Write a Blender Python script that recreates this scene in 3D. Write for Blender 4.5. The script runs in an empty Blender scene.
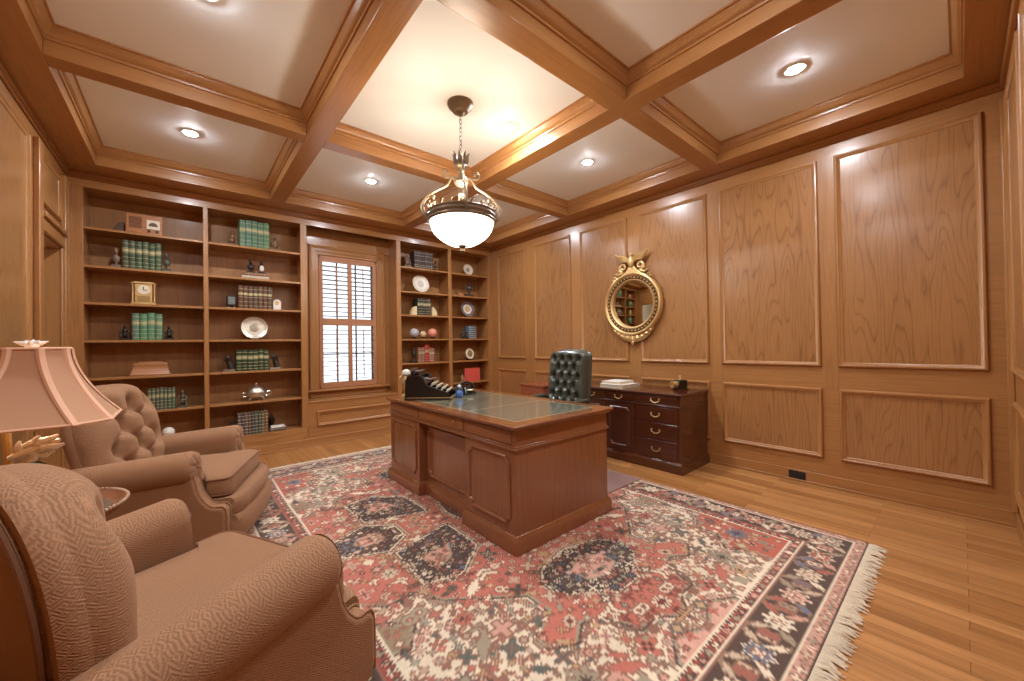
import bpy, math, random
import numpy as np
from mathutils import Vector, Matrix
random.seed(7); rs = np.random.default_rng(7)
PI = math.pi
C = bpy.context.scene.collection
sc = bpy.context.scene
sc.view_settings.view_transform = 'Standard'; sc.view_settings.look = 'None'
sc.view_settings.gamma = 1; sc.view_settings.exposure = 0.55
sc.view_settings.use_curve_mapping = False
sc.cycles.use_denoising = True
sc.cycles.max_bounces = 10; sc.cycles.diffuse_bounces = 6; sc.cycles.glossy_bounces = 4
sc.cycles.transmission_bounces = 6; sc.cycles.sample_clamp_indirect = 6.0
sc.cycles.caustics_reflective = False; sc.cycles.caustics_refractive = False

# ------------------------------------------------------------------ room measures (metres)
XL, XR, YF, YB, YE = -0.84, 4.20, -0.225, 5.455, 5.82   # left, right, front walls; bookcase face; end wall
ZB, ZC = 2.985, 3.157                                    # beam undersides, ceiling

# ------------------------------------------------------------------ materials
def lin(c):
    return tuple(((v/255)/12.92 if v/255 <= .04045 else ((v/255+.055)/1.055)**2.4) for v in c) + (1,)
class NT:
    def __init__(s, name):
        s.m = bpy.data.materials.new(name); s.m.use_nodes = True
        s.t = s.m.node_tree; s.b = s.t.nodes['Principled BSDF']
    def n(s, kind, **kw):
        nd = s.t.nodes.new('ShaderNode'+kind)
        for k, v in kw.items():
            if k in nd.inputs.keys(): nd.inputs[k].default_value = v
            else: setattr(nd, k, v)
        return nd
    def l(s, a, ao, b, bi): s.t.links.new(a.outputs[ao], b.inputs[bi])
    def math(s, op, a, b=None, clamp=False):
        nd = s.t.nodes.new('ShaderNodeMath'); nd.operation = op; nd.use_clamp = clamp
        for i, v in enumerate((a, b)):
            if v is None: continue
            if isinstance(v, (int, float)): nd.inputs[i].default_value = v
            else: s.t.links.new(v, nd.inputs[i])
        return nd.outputs[0]
    def mix(s, fac, a, b, blend='MIX'):
        nd = s.t.nodes.new('ShaderNodeMix'); nd.data_type = 'RGBA'; nd.blend_type = blend
        for i, v in ((0, fac), (6, a), (7, b)):
            if isinstance(v, (int, float, tuple)): nd.inputs[i].default_value = v
            else: s.t.links.new(v, nd.inputs[i])
        return nd.outputs[2]
    def ramp(s, src, stops):
        nd = s.t.nodes.new('ShaderNodeValToRGB'); e = nd.color_ramp.elements
        while len(e) < len(stops): e.new(.5)
        for i, (p, c) in enumerate(stops):
            e[i].position = p; e[i].color = c if len(c) == 4 else c + (1,)
        s.t.links.new(src, nd.inputs[0]); return nd.outputs[0]
    def setc(s, src): s.t.links.new(src, s.b.inputs['Base Color'])
    def bump(s, src, strength=.2, dist=.002):
        nd = s.n('Bump'); nd.inputs['Strength'].default_value = strength; nd.inputs['Distance'].default_value = dist
        s.t.links.new(src, nd.inputs['Height']); s.t.links.new(nd.outputs[0], s.b.inputs['Normal'])
def plain(name, rgb, rough=.5, metal=0, var=.12, scale=30, coat=0, bump=0):
    k = NT(name); tc = k.n('TexCoord'); nz = k.n('TexNoise'); nz.inputs['Scale'].default_value = scale
    k.l(tc, 'Object', nz, 'Vector'); c = lin(rgb)
    d = tuple(v*(1-var) for v in c[:3])+(1,); e = tuple(min(1, v*(1+var)) for v in c[:3])+(1,)
    k.setc(k.mix(nz.outputs['Fac'], d, e))
    k.b.inputs['Roughness'].default_value = rough; k.b.inputs['Metallic'].default_value = metal
    k.b.inputs['Coat Weight'].default_value = coat; k.b.inputs['Coat Roughness'].default_value = .12
    if bump: k.bump(nz.outputs['Fac'], bump, .004)
    return k.m
def wood(name, light, dark, axis, rings=7.0, ring_w=.30, rough=.33, coat=.25, ringmix=.55, across=5.0, along=.55):
    k = NT(name); tc = k.n('TexCoord'); oi = k.n('ObjectInfo')
    off = k.n('CombineXYZ')
    a = k.math('MULTIPLY', oi.outputs['Random'], 37.0); b = k.math('MULTIPLY', oi.outputs['Random'], 91.0)
    k.t.links.new(a, off.inputs[0]); k.t.links.new(b, off.inputs[1]); k.t.links.new(a, off.inputs[2])
    def mapped(ac, al):
        s = [ac, ac, ac]; s['xyz'.index(axis)] = al
        mp = k.n('Mapping'); mp.inputs['Scale'].default_value = s; k.l(tc, 'Object', mp, 'Vector')
        ad = k.n('VectorMath'); ad.operation = 'ADD'; k.l(mp, 0, ad, 0); k.l(off, 0, ad, 1); return ad
    v1 = mapped(across, along); n1 = k.n('TexNoise'); n1.inputs['Scale'].default_value = 1.0; n1.inputs['Detail'].default_value = 1.5
    n1.inputs['Roughness'].default_value = .4
    k.l(v1, 0, n1, 'Vector')
    fr = k.math('FRACT', k.math('MULTIPLY', n1.outputs['Fac'], rings*2))
    tri = k.math('ABSOLUTE', k.math('SUBTRACT', k.math('MULTIPLY', fr, 2.0), 1.0))
    line = k.math('POWER', tri, 1/ring_w)
    v2 = mapped(190, 5.0); n2 = k.n('TexNoise'); n2.inputs['Scale'].default_value = 1.0; n2.inputs['Detail'].default_value = 2
    k.l(v2, 0, n2, 'Vector')
    v3 = mapped(2.2, .35); n3 = k.n('TexNoise'); n3.inputs['Scale'].default_value = 1.0; k.l(v3, 0, n3, 'Vector')
    pores = k.math('MULTIPLY', k.math('SUBTRACT', n2.outputs['Fac'], .5), 1.1)
    f = k.math('ADD', k.math('MULTIPLY', line, ringmix), pores)
    f = k.math('ADD', f, k.math('MULTIPLY', k.math('SUBTRACT', n3.outputs['Fac'], .45), .7), True)
    k.setc(k.mix(f, lin(light), lin(dark)))
    k.b.inputs['Roughness'].default_value = rough
    k.b.inputs['Coat Weight'].default_value = coat; k.b.inputs['Coat Roughness'].default_value = .18
    k.bump(f, .12, .0012)
    return k.m
OAKL, OAKD = (176, 124, 71), (120, 76, 39)
OAK = {a: wood('oak_'+a, OAKL, OAKD, a) for a in 'xyz'}
OAKP = wood('oak_panel_veneer', (168, 119, 71), (112, 70, 38), 'z', rings=7, ring_w=.22, ringmix=.5, across=6.5, along=.75, rough=.3)
OAKS = {a: wood('oak_straight_'+a, (172, 121, 70), (128, 83, 45), a, rings=4, ringmix=.25, across=9, along=.3) for a in 'xyz'}
MAH = {a: wood('mahogany_'+a, (148, 94, 58), (112, 67, 39), a, rings=4, ringmix=.25, rough=.25, coat=.5, across=6) for a in 'xyz'}
DMAH = {a: wood('dark_mahogany_'+a, (84, 43, 25), (52, 24, 13), a, rings=4, ringmix=.35, rough=.22, coat=.6, across=6) for a in 'xyz'}
REDW = wood('red_wood', (150, 84, 55), (104, 52, 32), 'x', rings=4, ringmix=.3, across=14)
RADW = wood('radio_wood', (176, 118, 72), (128, 78, 42), 'x', rings=4, ringmix=.3, across=14)

def floor_mat():
    k = NT('oak_strip_floor'); tc = k.n('TexCoord')
    rot = k.n('Mapping'); rot.inputs['Rotation'].default_value = (0, 0, PI/2); k.l(tc, 'Object', rot, 'Vector')
    br = k.n('TexBrick'); br.offset = .37; br.offset_frequency = 2
    br.inputs['Scale'].default_value = 1; br.inputs['Brick Width'].default_value = 1.1; br.inputs['Row Height'].default_value = .083
    br.inputs['Mortar Size'].default_value = .0012; br.inputs['Mortar Smooth'].default_value = .3; br.inputs['Bias'].default_value = 0
    br.inputs['Color1'].default_value = lin((206, 150, 92)); br.inputs['Color2'].default_value = lin((168, 113, 62)); br.inputs['Mortar'].default_value = lin((110, 70, 36))
    k.l(rot, 0, br, 'Vector')
    mp = k.n('Mapping'); mp.inputs['Scale'].default_value = (26, 1.5, 10); k.l(tc, 'Object', mp, 'Vector')
    nz = k.n('TexNoise'); nz.inputs['Scale'].default_value = 1; nz.inputs['Detail'].default_value = 4; k.l(mp, 0, nz, 'Vector')
    g = k.ramp(nz.outputs['Fac'], [(.3, (.62, .58, .52)), (.62, (1, 1, 1))])
    k.setc(k.mix(.75, br.outputs['Color'], g, 'MULTIPLY'))
    k.b.inputs['Roughness'].default_value = .3; k.b.inputs['Coat Weight'].default_value = .2
    return k.m
FLOOR = floor_mat()
CEIL = plain('ceiling_paint', (238, 240, 240), .6, var=.02, scale=3)
HALLW = plain('hall_paint', (225, 215, 195), .6, var=.02)
BRONZE = plain('antique_bronze', (112, 94, 74), .42, .6, scale=60)
SILVERED = plain('aged_silver_gilt', (150, 136, 114), .4, .75, scale=80)
GOLD = plain('gilt', (218, 182, 122), .38, .55, .2, 120, bump=.25)
BRASS = plain('polished_brass', (232, 202, 142), .3, .85, .1)
BLACK = plain('black_enamel', (24, 23, 22), .25, var=.2, coat=.3)
BLACKP = plain('black_plastic', (34, 30, 27), .45, var=.2)
WHITEP = plain('white_paint_trim', (235, 230, 220), .4, var=.03)
PAPER = plain('page_edges', (222, 205, 172), .8, var=.1, scale=200)
CREAM = plain('cream_dial', (232, 220, 190), .5, var=.05)
SILVER = plain('silver', (205, 202, 196), .2, .95, .1, 60)
DKBR = plain('dark_bronze_figure', (62, 52, 44), .42, .5, .25, 80)
GRYF = plain('grey_figure', (122, 104, 88), .55, .2, .25, 90)
PORC = plain('white_porcelain', (232, 226, 214), .2, var=.05, coat=.4)
GREYB = plain('grey_ball_glaze', (176, 176, 176), .3, var=.25, scale=25)
PINKB = plain('pink_ball_glaze', (222, 140, 118), .35, var=.2, scale=25)
BEIGEB = plain('beige_ball_glaze', (205, 180, 140), .35, var=.3, scale=30)
REDC = plain('red_book_cloth', (216, 88, 76), .6, var=.1)
BLUEG = plain('blue_glass', (70, 110, 170), .12, var=.2, coat=.6)
SHADE = plain('lampshade_fabric', (190, 145, 112), .85, var=.05, scale=250, bump=.1)
SHADEB = plain('lampshade_ribbon', (228, 182, 150), .8, var=.04, scale=250)
LEATHER = plain('dark_green_leather', (66, 71, 62), .26, var=.3, scale=90, coat=.5, bump=.08)
MATM = plain('purplish_floor_mat', (150, 118, 112), .4, var=.06)
FRINGE = plain('fringe_wool', (224, 210, 184), .9, var=.15, scale=90)
TRAYW = wood('tray_wood', (146, 98, 72), (100, 62, 44), 'x', rings=3, ringmix=.3, rough=.18, coat=.6)
TRAYG = plain('dark_slate_glass', (96, 92, 84), .12, var=.1, coat=.5)
DESKLEATHER = plain('desk_green_leather', (118, 120, 104), .10, var=.14, scale=14, coat=1.0)
def glossy(name, rgb, rough):
    k = NT(name); k.b.inputs['Base Color'].default_value = lin(rgb); k.b.inputs['Metallic'].default_value = 1; k.b.inputs['Roughness'].default_value = rough; return k.m
MIRROR = glossy('mirror_glass', (205, 196, 178), .02)
PEWTER = plain('bright_pewter', (240, 238, 230), .3, .05, .1, 60, coat=.3)
def emit(name, rgb, s):
    k = NT(name); k.b.inputs['Base Color'].default_value = lin(rgb); k.b.inputs['Emission Color'].default_value = lin(rgb); k.b.inputs['Emission Strength'].default_value = s; return k.m
CANLENS = emit('lit_lens', (241, 246, 253), 790)
BOWL = emit('lit_alabaster_bowl', (255, 236, 206), 5)
def glass_mat():
    k = NT('window_glass'); k.b.inputs['Base Color'].default_value = (1, 1, 1, 1); k.b.inputs['Roughness'].default_value = 0
    k.b.inputs['Transmission Weight'].default_value = 1; k.b.inputs['IOR'].default_value = 1.0; return k.m
GLASS = glass_mat()
def upholstery():
    k = NT('woven_chair_fabric'); tc = k.n('TexCoord')
    ch = k.n('TexChecker'); ch.inputs['Scale'].default_value = 62; k.l(tc, 'Object', ch, 'Vector')
    def wv(rot):
        mp = k.n('Mapping'); mp.inputs['Rotation'].default_value = rot; k.l(tc, 'Object', mp, 'Vector')
        w = k.n('TexWave'); w.wave_type = 'BANDS'; w.bands_direction = 'X'; w.inputs['Scale'].default_value = 62; w.inputs['Distortion'].default_value = .8; w.inputs['Detail'].default_value = 1
        k.l(mp, 0, w, 'Vector'); return w.outputs['Fac']
    h = k.mix(ch.outputs['Fac'], wv((.3, .9, .75)), wv((.5, -.7, -.85)))
    nz = k.n('TexNoise'); nz.inputs['Scale'].default_value = 180; k.l(tc, 'Object', nz, 'Vector')
    n2 = k.n('TexNoise'); n2.inputs['Scale'].default_value = 5; k.l(tc, 'Object', n2, 'Vector')
    f = k.math('ADD', k.math('MULTIPLY', h, .45), k.math('MULTIPLY', nz.outputs['Fac'], .55))
    c = k.mix(f, lin((106, 75, 46)), lin((186, 139, 101)))
    k.setc(k.mix(k.math('MULTIPLY', n2.outputs['Fac'], .35), c, lin((150, 106, 76))))
    k.b.inputs['Roughness'].default_value = .85
    k.b.inputs['Sheen Weight'].default_value = .35; k.b.inputs['Sheen Roughness'].default_value = .4
    k.b.inputs['Sheen Tint'].default_value = lin((220, 180, 150))
    k.bump(f, .55, .003)
    return k.m
FABRIC = upholstery()
WELT = plain('welt_cord', (128, 88, 60), .85, var=.15, scale=200)

# ------------------------------------------------------------------ mesh builder
class MB:
    def __init__(s): s.v = []; s.f = []; s.mi = []
    def add(s, vs, fs, mi=0):
        o = len(s.v); s.v += [tuple(p) for p in vs]
        for f in fs: s.f.append(tuple(i+o for i in f)); s.mi.append(mi)
        return s
    def box(s, x0, x1, y0, y1, z0, z1, mi=0):
        return s.add([(x0,y0,z0),(x1,y0,z0),(x1,y1,z0),(x0,y1,z0),(x0,y0,z1),(x1,y0,z1),(x1,y1,z1),(x0,y1,z1)],
                     [(3,2,1,0),(4,5,6,7),(0,1,5,4),(1,2,6,5),(2,3,7,6),(3,0,4,7)], mi)
    def grid(s, P, mi=0, closeu=False, closev=False, flip=False):
        nu, nv = len(P), len(P[0]); vs = [p for r in P for p in r]; fs = []
        for i in range(nu if closeu else nu-1):
            for j in range(nv if closev else nv-1):
                a, b, c, d = i*nv+j, ((i+1)%nu)*nv+j, ((i+1)%nu)*nv+(j+1)%nv, i*nv+(j+1)%nv
                fs.append((a, d, c, b) if flip else (a, b, c, d))
        return s.add(vs, fs, mi)
    def loft(s, rings, mi=0, cap=True):
        n = len(rings[0]); o = len(s.v); s.grid(rings, mi, closev=True)
        if cap: 
            s.f.append(tuple(o+i for i in range(n))[::1]); s.mi.append(mi)
            s.f.append(tuple(o+(len(rings)-1)*n+i for i in range(n))[::-1]); s.mi.append(mi)
        return s
    def lathe(s, prof, c=(0,0,0), seg=24, mi=0, axis='z', sx=1, sy=1, cap=True):
        R = []
        for r, h in prof:
            ring = []
            for k in range(seg):
                a = 2*PI*k/seg; p = (r*math.cos(a)*sx, r*math.sin(a)*sy, h)
                if axis == 'x': p = (p[2], p[0], p[1])
                if axis == 'y': p = (p[0], p[2], p[1])
                ring.append((p[0]+c[0], p[1]+c[1], p[2]+c[2]))
            R.append(ring)
        if len(prof) > 2 and prof[0][0] > .02 and abs(prof[0][0]-prof[-1][0]) < 1e-6: return s.grid(R+[R[0]], mi, closev=True)   # ring
        return s.loft(R, mi, cap)
    def tube(s, pts, r, seg=8, mi=0, closed=False):
        pts = [Vector(p) for p in pts]; n = len(pts); R = []; prev = None
        for i, p in enumerate(pts):
            if closed: t = (pts[(i+1)%n]-pts[i-1])
            else: t = pts[min(i+1, n-1)]-pts[max(i-1, 0)]
            t = t.normalized() if t.length > 1e-9 else Vector((0,0,1))
            if prev is None:
                up = Vector((0,0,1)) if abs(t.z) < .9 else Vector((1,0,0)); a = t.cross(up).normalized()
            else: a = (prev-t*prev.dot(t)).normalized()
            prev = a; b = t.cross(a); rr = r[i] if isinstance(r, (list, tuple)) else r
            R.append([tuple(p+a*(rr*math.cos(2*PI*k/seg))+b*(rr*math.sin(2*PI*k/seg))) for k in range(seg)])
        if closed: s.grid(R, mi, closeu=True, closev=True)
        else: s.loft(R, mi)
        return s
    def ball(s, c, r, seg=16, rings=10, mi=0):
        if not isinstance(r, (tuple, list)): r = (r, r, r)
        R = []
        for i in range(rings+1):
            a = PI*(i/rings)-PI/2; q = max(math.cos(a), .02)
            R.append([(c[0]+r[0]*q*math.cos(2*PI*k/seg), c[1]+r[1]*q*math.sin(2*PI*k/seg), c[2]+r[2]*math.sin(a)) for k in range(seg)])
        return s.loft(R, mi)
    def prism(s, poly, h0, h1, fn, mi=0):
        """poly: list of (a,b); fn(a,b,h) -> point"""
        n = len(poly); o = [fn(a,b,h0) for a,b in poly]+[fn(a,b,h1) for a,b in poly]
        fs = [tuple(range(n))[::-1], tuple(range(n, 2*n))]+[(i,(i+1)%n,n+(i+1)%n,n+i) for i in range(n)]
        return s.add(o, fs, mi)
    def frame(s, loops, fn, mi=0, fill=False):
        """loops: list of (polygon, h) nested; joined ring to ring"""
        R = [[fn(a,b,h) for a,b in poly] for poly, h in loops]
        o = len(s.v); s.grid(R, mi, closev=True); n = len(R[0])
        if fill: s.f.append(tuple(o+(len(R)-1)*n+i for i in range(n))); s.mi.append(mi)
        return s
    def xf(s, fn): s.v = [tuple(fn(Vector(p))) for p in s.v]; return s
def obj(name, mb, mats, parent=None, bevel=0, smooth=35, seg=2, loc=None, rotz=0):
    me = bpy.data.meshes.new(name); me.from_pydata(mb.v, [], mb.f)
    if not isinstance(mats, (list, tuple)): mats = [mats]
    for m in mats: me.materials.append(m)
    me.polygons.foreach_set('material_index', mb.mi)
    import bmesh
    bm = bmesh.new(); bm.from_mesh(me); bmesh.ops.recalc_face_normals(bm, faces=bm.faces); bm.to_mesh(me); bm.free()
    if smooth:
        me.polygons.foreach_set('use_smooth', [True]*len(me.polygons))
        if smooth < 179: me.set_sharp_from_angle(angle=math.radians(smooth))
    me.update()
    o = bpy.data.objects.new(name, me); C.objects.link(o)
    if parent: o.parent = parent
    if loc: o.location = loc
    o.rotation_euler.z = rotz
    if bevel:
        b = o.modifiers.new('bevel', 'BEVEL'); b.width = bevel; b.segments = seg; b.limit_method = 'ANGLE'; b.angle_limit = math.radians(40)
        b.harden_normals = False
    return o
def tag(o, label, cat, group=None):
    o['label'] = label; o['category'] = cat
    if group: o['group'] = group
    return o
def thing(name, label, cat, loc=(0,0,0), rotz=0, group=None):
    o = bpy.data.objects.new(name, None); C.objects.link(o); o.location = loc; o.rotation_euler = (0,0,rotz); o.empty_display_size = .1
    return tag(o, label, cat, group)
def struct(name, mb, m, parent=None, bevel=0, smooth=35):
    o = obj(name, mb, m, parent, bevel, smooth)
    if not parent: o['kind'] = 'structure'
    return o
def rect(a0, a1, b0, b1, d=0): return [(a0+d,b0+d),(a1-d,b0+d),(a1-d,b1-d),(a0+d,b1-d)]
MOLD = [(0, .0), (.001, .012), (.008, .022), (.018, .024), (.026, .016), (.034, .013), (.040, .006), (.042, .001)]
def moulding(mb, a0, a1, b0, b1, fn, prof=MOLD, mi=0):
    return mb.frame([(rect(a0,a1,b0,b1,d), h) for d, h in prof], fn, mi)
# ================================================================== THE ROOM
fl = struct('floor', MB().box(XL-1.2, XR+.05, YF-.05, YE+.1, -.05, 0), FLOOR)
struct('ceiling', MB().box(XL-.2, XR+.2, YF-.2, YE+.2, ZC, ZC+.05), CEIL)

# right wall: flat oak ground + raised panels
struct('wall_right', MB().box(XR, XR+.08, YF-.1, YE+.1, 0, ZC), OAKS['y'])
fnR = lambda a, b, h: (XR-h, a, b)
PAN = [(-.122,.678),(.789,1.599),(1.721,2.517),(2.673,3.428),(3.598,4.359),(4.550,5.276)]
wr = bpy.data.objects['wall_right']
for (y0, y1) in PAN:
    for (z0, z1) in ((1.031, 2.82), (.243, .847)):
        mb = MB().box(XR-.004, XR, y0+.03, y1-.03, z0+.03, z1-.03)
        p = obj('wall_panel', mb, OAKP, wr)
        obj('panel_moulding', moulding(MB(), y0, y1, z0, z1, fnR), OAKS['z'], p)
for i in range(len(PAN)-1):            # stiles between panels (upright grain)
    y0, y1 = PAN[i][1], PAN[i+1][0]
    obj('stile', MB().box(XR-.003, XR, y0+.004, y1-.004, .847, 2.82), OAKS['z'], wr)
# baseboards
struct('baseboard_right', MB().box(XR-.012, XR, YF, YB, 0, .10).box(XR-.024, XR-.012, YF, YB, 0, .018), OAKS['y'], bevel=.004)
# front wall (behind the camera)
wf = struct('wall_front', MB().box(XL-.1, XR+.1, YF-.08, YF, 0, ZC), OAKS['z'])
fnF = lambda a, b, h: (a, YF+h, b)
for (x0, x1) in ((3.2, 4.05), (2.2, 3.05), (1.2, 2.05), (.2, 1.05), (-.75, .05)):
    for (z0, z1) in ((1.031, 2.82), (.243, .847)):
        p = obj('wall_panel', MB().box(x0+.03, x1-.03, YF, YF+.004, z0+.03, z1-.03), OAKP, wf)
        obj('panel_moulding', moulding(MB(), x0, x1, z0, z1, fnF), OAKS['z'], p)
struct('baseboard_front', MB().box(XL, XR, YF, YF+.012, 0, .10), OAKS['x'], bevel=.004)
struct('trim_1', MB().box(4.165, 4.2, YF, YF+.03, .10, 2.86), OAKS['z'], bevel=.006)

# left wall with a cased opening to the hall
DY0, DY1, DZ = 4.56, 5.20, 2.20
wl = struct('wall_left', MB().box(XL-.11, XL, YF-.1, DY0, 0, ZC).box(XL-.11, XL, DY1, YE+.1, 0, ZC).box(XL-.11, XL, DY0, DY1, DZ, ZC), OAKS['z'])
fnL = lambda a, b, h: (XL+h, a, b)
for (y0, y1, z0, z1) in ((3.35, 4.25, .243, .847), (3.35, 4.25, 1.031, 2.82), (2.35, 3.25, .243, .847), (2.35, 3.25, 1.031, 2.82), (1.35, 2.25, .243, .847), (1.35, 2.25, 1.031, 2.82), (.2, 1.2, 1.031, 2.82), (4.50, 5.17, 2.42, 2.82)):
    p = obj('wall_panel', MB().box(XL, XL+.004, y0+.03, y1-.03, z0+.03, z1-.03), OAKP, wl)
    obj('panel_moulding', moulding(MB(), y0, y1, z0, z1, fnL), OAKS['z'], p)
struct('baseboard_left', MB().box(XL, XL+.012, YF, 4.36, 0, .10), OAKS['y'], bevel=.004)
dr = struct('door_1', MB().box(XL, XL+.035, 4.40, 4.50, 0, 2.86).box(XL, XL+.02, 4.50, 4.56, 0, DZ+.05).box(XL, XL+.035, 5.22, 5.31, 0, 2.86)
       .box(XL, XL+.02, 5.18, 5.22, 0, DZ+.05).box(XL, XL+.03, 4.50, 5.22, DZ, DZ+.10).box(XL, XL+.05, 4.50, 5.22, DZ+.10, DZ+.14), OAKS['z'], bevel=.007)
obj('jamb', MB().box(XL-.112, XL+.002, DY1-.016, DY1, 0, DZ).box(XL-.112, XL+.002, DY0, DY0+.016, 0, DZ).box(XL-.112, XL+.002, DY0, DY1, DZ-.016, DZ), OAKS['z'], dr, bevel=.002)
struct('trim_2', MB().box(XL, XL+.03, 5.36, YB, 0, 2.86), OAKS['z'], bevel=.006)
# the hall beyond the opening
struct('wall_hall', MB().box(XL-1.2, XL-1.15, 3.6, 7.0, 0, ZC).box(XL-1.2, XL-.11, 6.9, 7.0, 0, ZC).box(XL-1.2, XL-.11, 3.6, 3.7, 0, ZC).box(XL-1.2, XL-.1, 3.6, 7.0, 2.8, 2.85), HALLW)

# end wall behind the bookcases, with the window hole
WX0, WX1, WZ0, WZ1 = 1.417, 2.21, .70, 2.545
WP = 5.755                                   # plane of the window casing
struct('wall_back', MB().box(XL-.1, WX0, YE, YE+.14, 0, ZC).box(WX1, XR+.1, YE, YE+.14, 0, ZC).box(WX0, WX1, YE, YE+.14, 0, WZ0).box(WX0, WX1, YE, YE+.14, WZ1, ZC), OAKS['z'])
SLF, SLR, SWL, SWR, SRL = -.735, .163, 1.203, 2.412, 2.479
# frieze over everything on the back wall
struct('trim_3', MB().box(XL, XR, YB, YB+.03, 2.853, ZC), OAKS['x'])
struct('trim_4', MB().box(XL, XR, YB-.02, YB, 2.93, ZB+.002).box(XL, XR, YB-.03, YB-.0, 2.955, ZB+.002), OAKS['x'], bevel=.008)     # bed mould
struct('trim_5', MB().box(XR-.02, XR, YF, YB, 2.93, ZB+.002).box(XR-.03, XR, YF, YB, 2.955, ZB+.002), OAKS['y'], bevel=.008)
struct('trim_6', MB().box(XL, XL+.02, YF, YB, 2.93, ZB+.002).box(XL, XL+.03, YF, YB, 2.955, ZB+.002), OAKS['y'], bevel=.008)
struct('trim_7', MB().box(XL, XR, YF, YF+.03, 2.93, ZB+.002), OAKS['x'], bevel=.008)

# ---- coffered ceiling: perimeter soffits and crossing beams
PL_, PR_, PF_, PB_ = -.612, 3.93, -.04, 5.145
BX = [(.762, .913), (2.387, 2.55)]; BY = [(1.507, 1.666), (3.406, 3.545)]
struct('trim_8', MB().box(XL, PL_, YF, YB, ZB, ZC), OAKS['y'])
struct('trim_9', MB().box(PR_, XR, YF, YB, ZB, ZC), OAKS['y'])
struct('trim_10', MB().box(PL_, PR_, PB_, YB, ZB, ZC), OAKS['x'])
struct('trim_11', MB().box(PL_, PR_, YF, PF_, ZB, ZC), OAKS['x'])
n = 12
for (x0, x1) in BX:
    struct('trim_%d' % n, MB().box(x0, x1, PF_, PB_, ZB, ZC), OAKS['y'], bevel=.004); n += 1
xs = [PL_]+[v for b in BX for v in b]+[PR_]
for (y0, y1) in BY:
    mb = MB()
    for i in (0, 2, 4): mb.box(xs[i], xs[i+1], y0, y1, ZB+.0015, ZC)
    struct('trim_%d' % n, mb, OAKS['x'], bevel=.004); n += 1
ys = [PF_]+[v for b in BY for v in b]+[PB_]
CROWN = [(0, .082), (.010, .080), (.012, .066), (.022, .060), (.030, .040), (.044, .022), (.046, .012), (.057, .010), (.057, 0)]
for i in (0, 2, 4):
    for j in (0, 2, 4):
        mb = MB().frame([(rect(xs[i], xs[i+1], ys[j], ys[j+1], d), ZC-h) for d, h in CROWN], lambda a, b, h: (a, b, h))
        struct('trim_%d' % n, mb, OAKS['x'], smooth=50); n += 1

# ---- window with plantation shutters
fnB = lambda a, b, h: (a, WP-h, b)
wb = MB()
wb.box(SWL, WX0, WP, YE, .5, 2.87).box(WX1, SWR+.02, WP, YE, .5, 2.87).box(WX0, WX1, WP, YE, WZ1, 2.87).box(WX0, WX1, WP, YE, .5, WZ0)
wn = struct('window_1', wb, OAKS['z'])
obj('recess_side', MB().box(SWR, SWR+.02, YB+.02, WP, .57, 2.853).box(SWL-.02, SWL, YB+.02, WP, .57, 2.853), OAKS['z'], wn)
CAS = [(-.13, 0), (-.13, .03), (-.118, .036), (-.10, .03), (-.095, .022), (-.05, .022), (-.045, .016), (-.012, .016), (-.006, .010), (0, .0)]
obj('casing', MB().frame([(rect(WX0, WX1, WZ0, WZ1, d), h) for d, h in CAS], fnB), OAKS['z'], wn)
obj('window_head', MB().box(SWL, SWR, WP-.03, WP, WZ1+.13, 2.853), OAKS['x'], wn)
obj('window_sill', MB().box(SWL+.03, SWR-.02, WP-.09, WP, .665, .69).box(SWL+.06, SWR-.06, WP-.02, WP, .59, .665), OAKS['x'], wn, bevel=.005)
# shutters: outer frame, four hinged panels with louvres
SH = plain('shutter_stain', (176, 122, 84), .5, var=.06)
LOUV = plain('shutter_louvre', (196, 168, 140), .5, var=.03)
y0, y1 = WP-.012, WP+.018
obj('shutter_frame', MB().box(WX0, WX0+.02, y0, y1, WZ0, WZ1).box(WX1-.02, WX1, y0, y1, WZ0, WZ1).box(WX0, WX1, y0, y1, WZ1-.03, WZ1).box(WX0, WX1, y0, y1, WZ0, WZ0+.03), SH, wn, bevel=.003)
midx, midz = 1.828, 1.625
for (x0, x1) in ((WX0+.02, midx), (midx, WX1-.02)):
    for (z0, z1) in ((WZ0+.03, midz), (midz, WZ1-.03)):
        p = obj('shutter_panel', MB().box(x0, x0+.028, y0, y1, z0, z1).box(x1-.028, x1, y0, y1, z0, z1).box(x0+.028, x1-.028, y0, y1, z0, z0+.05).box(x0+.028, x1-.028, y0, y1, z1-.05, z1), SH, wn, bevel=.002)
        lv = MB(); z = z0+.05+.032
        while z < z1-.06:
            ring = lambda x: [(x, WP+.003+.029*math.cos(t)*math.cos(.16)-.0052*math.sin(t)*math.sin(.16), z+.029*math.cos(t)*math.sin(-.16)+.0052*math.sin(t)) for t in [2*PI*k/10 for k in range(10)]]
            lv.loft([ring(x0+.028), ring(x1-.028)]); z += .0635
        obj('louvres', lv, LOUV, p)
        xm = (x0+x1)/2
        obj('tilt_rod', MB().box(xm-.006, xm+.006, WP-.04, WP-.028, z0+.1, z1-.1), SH, p)
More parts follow.
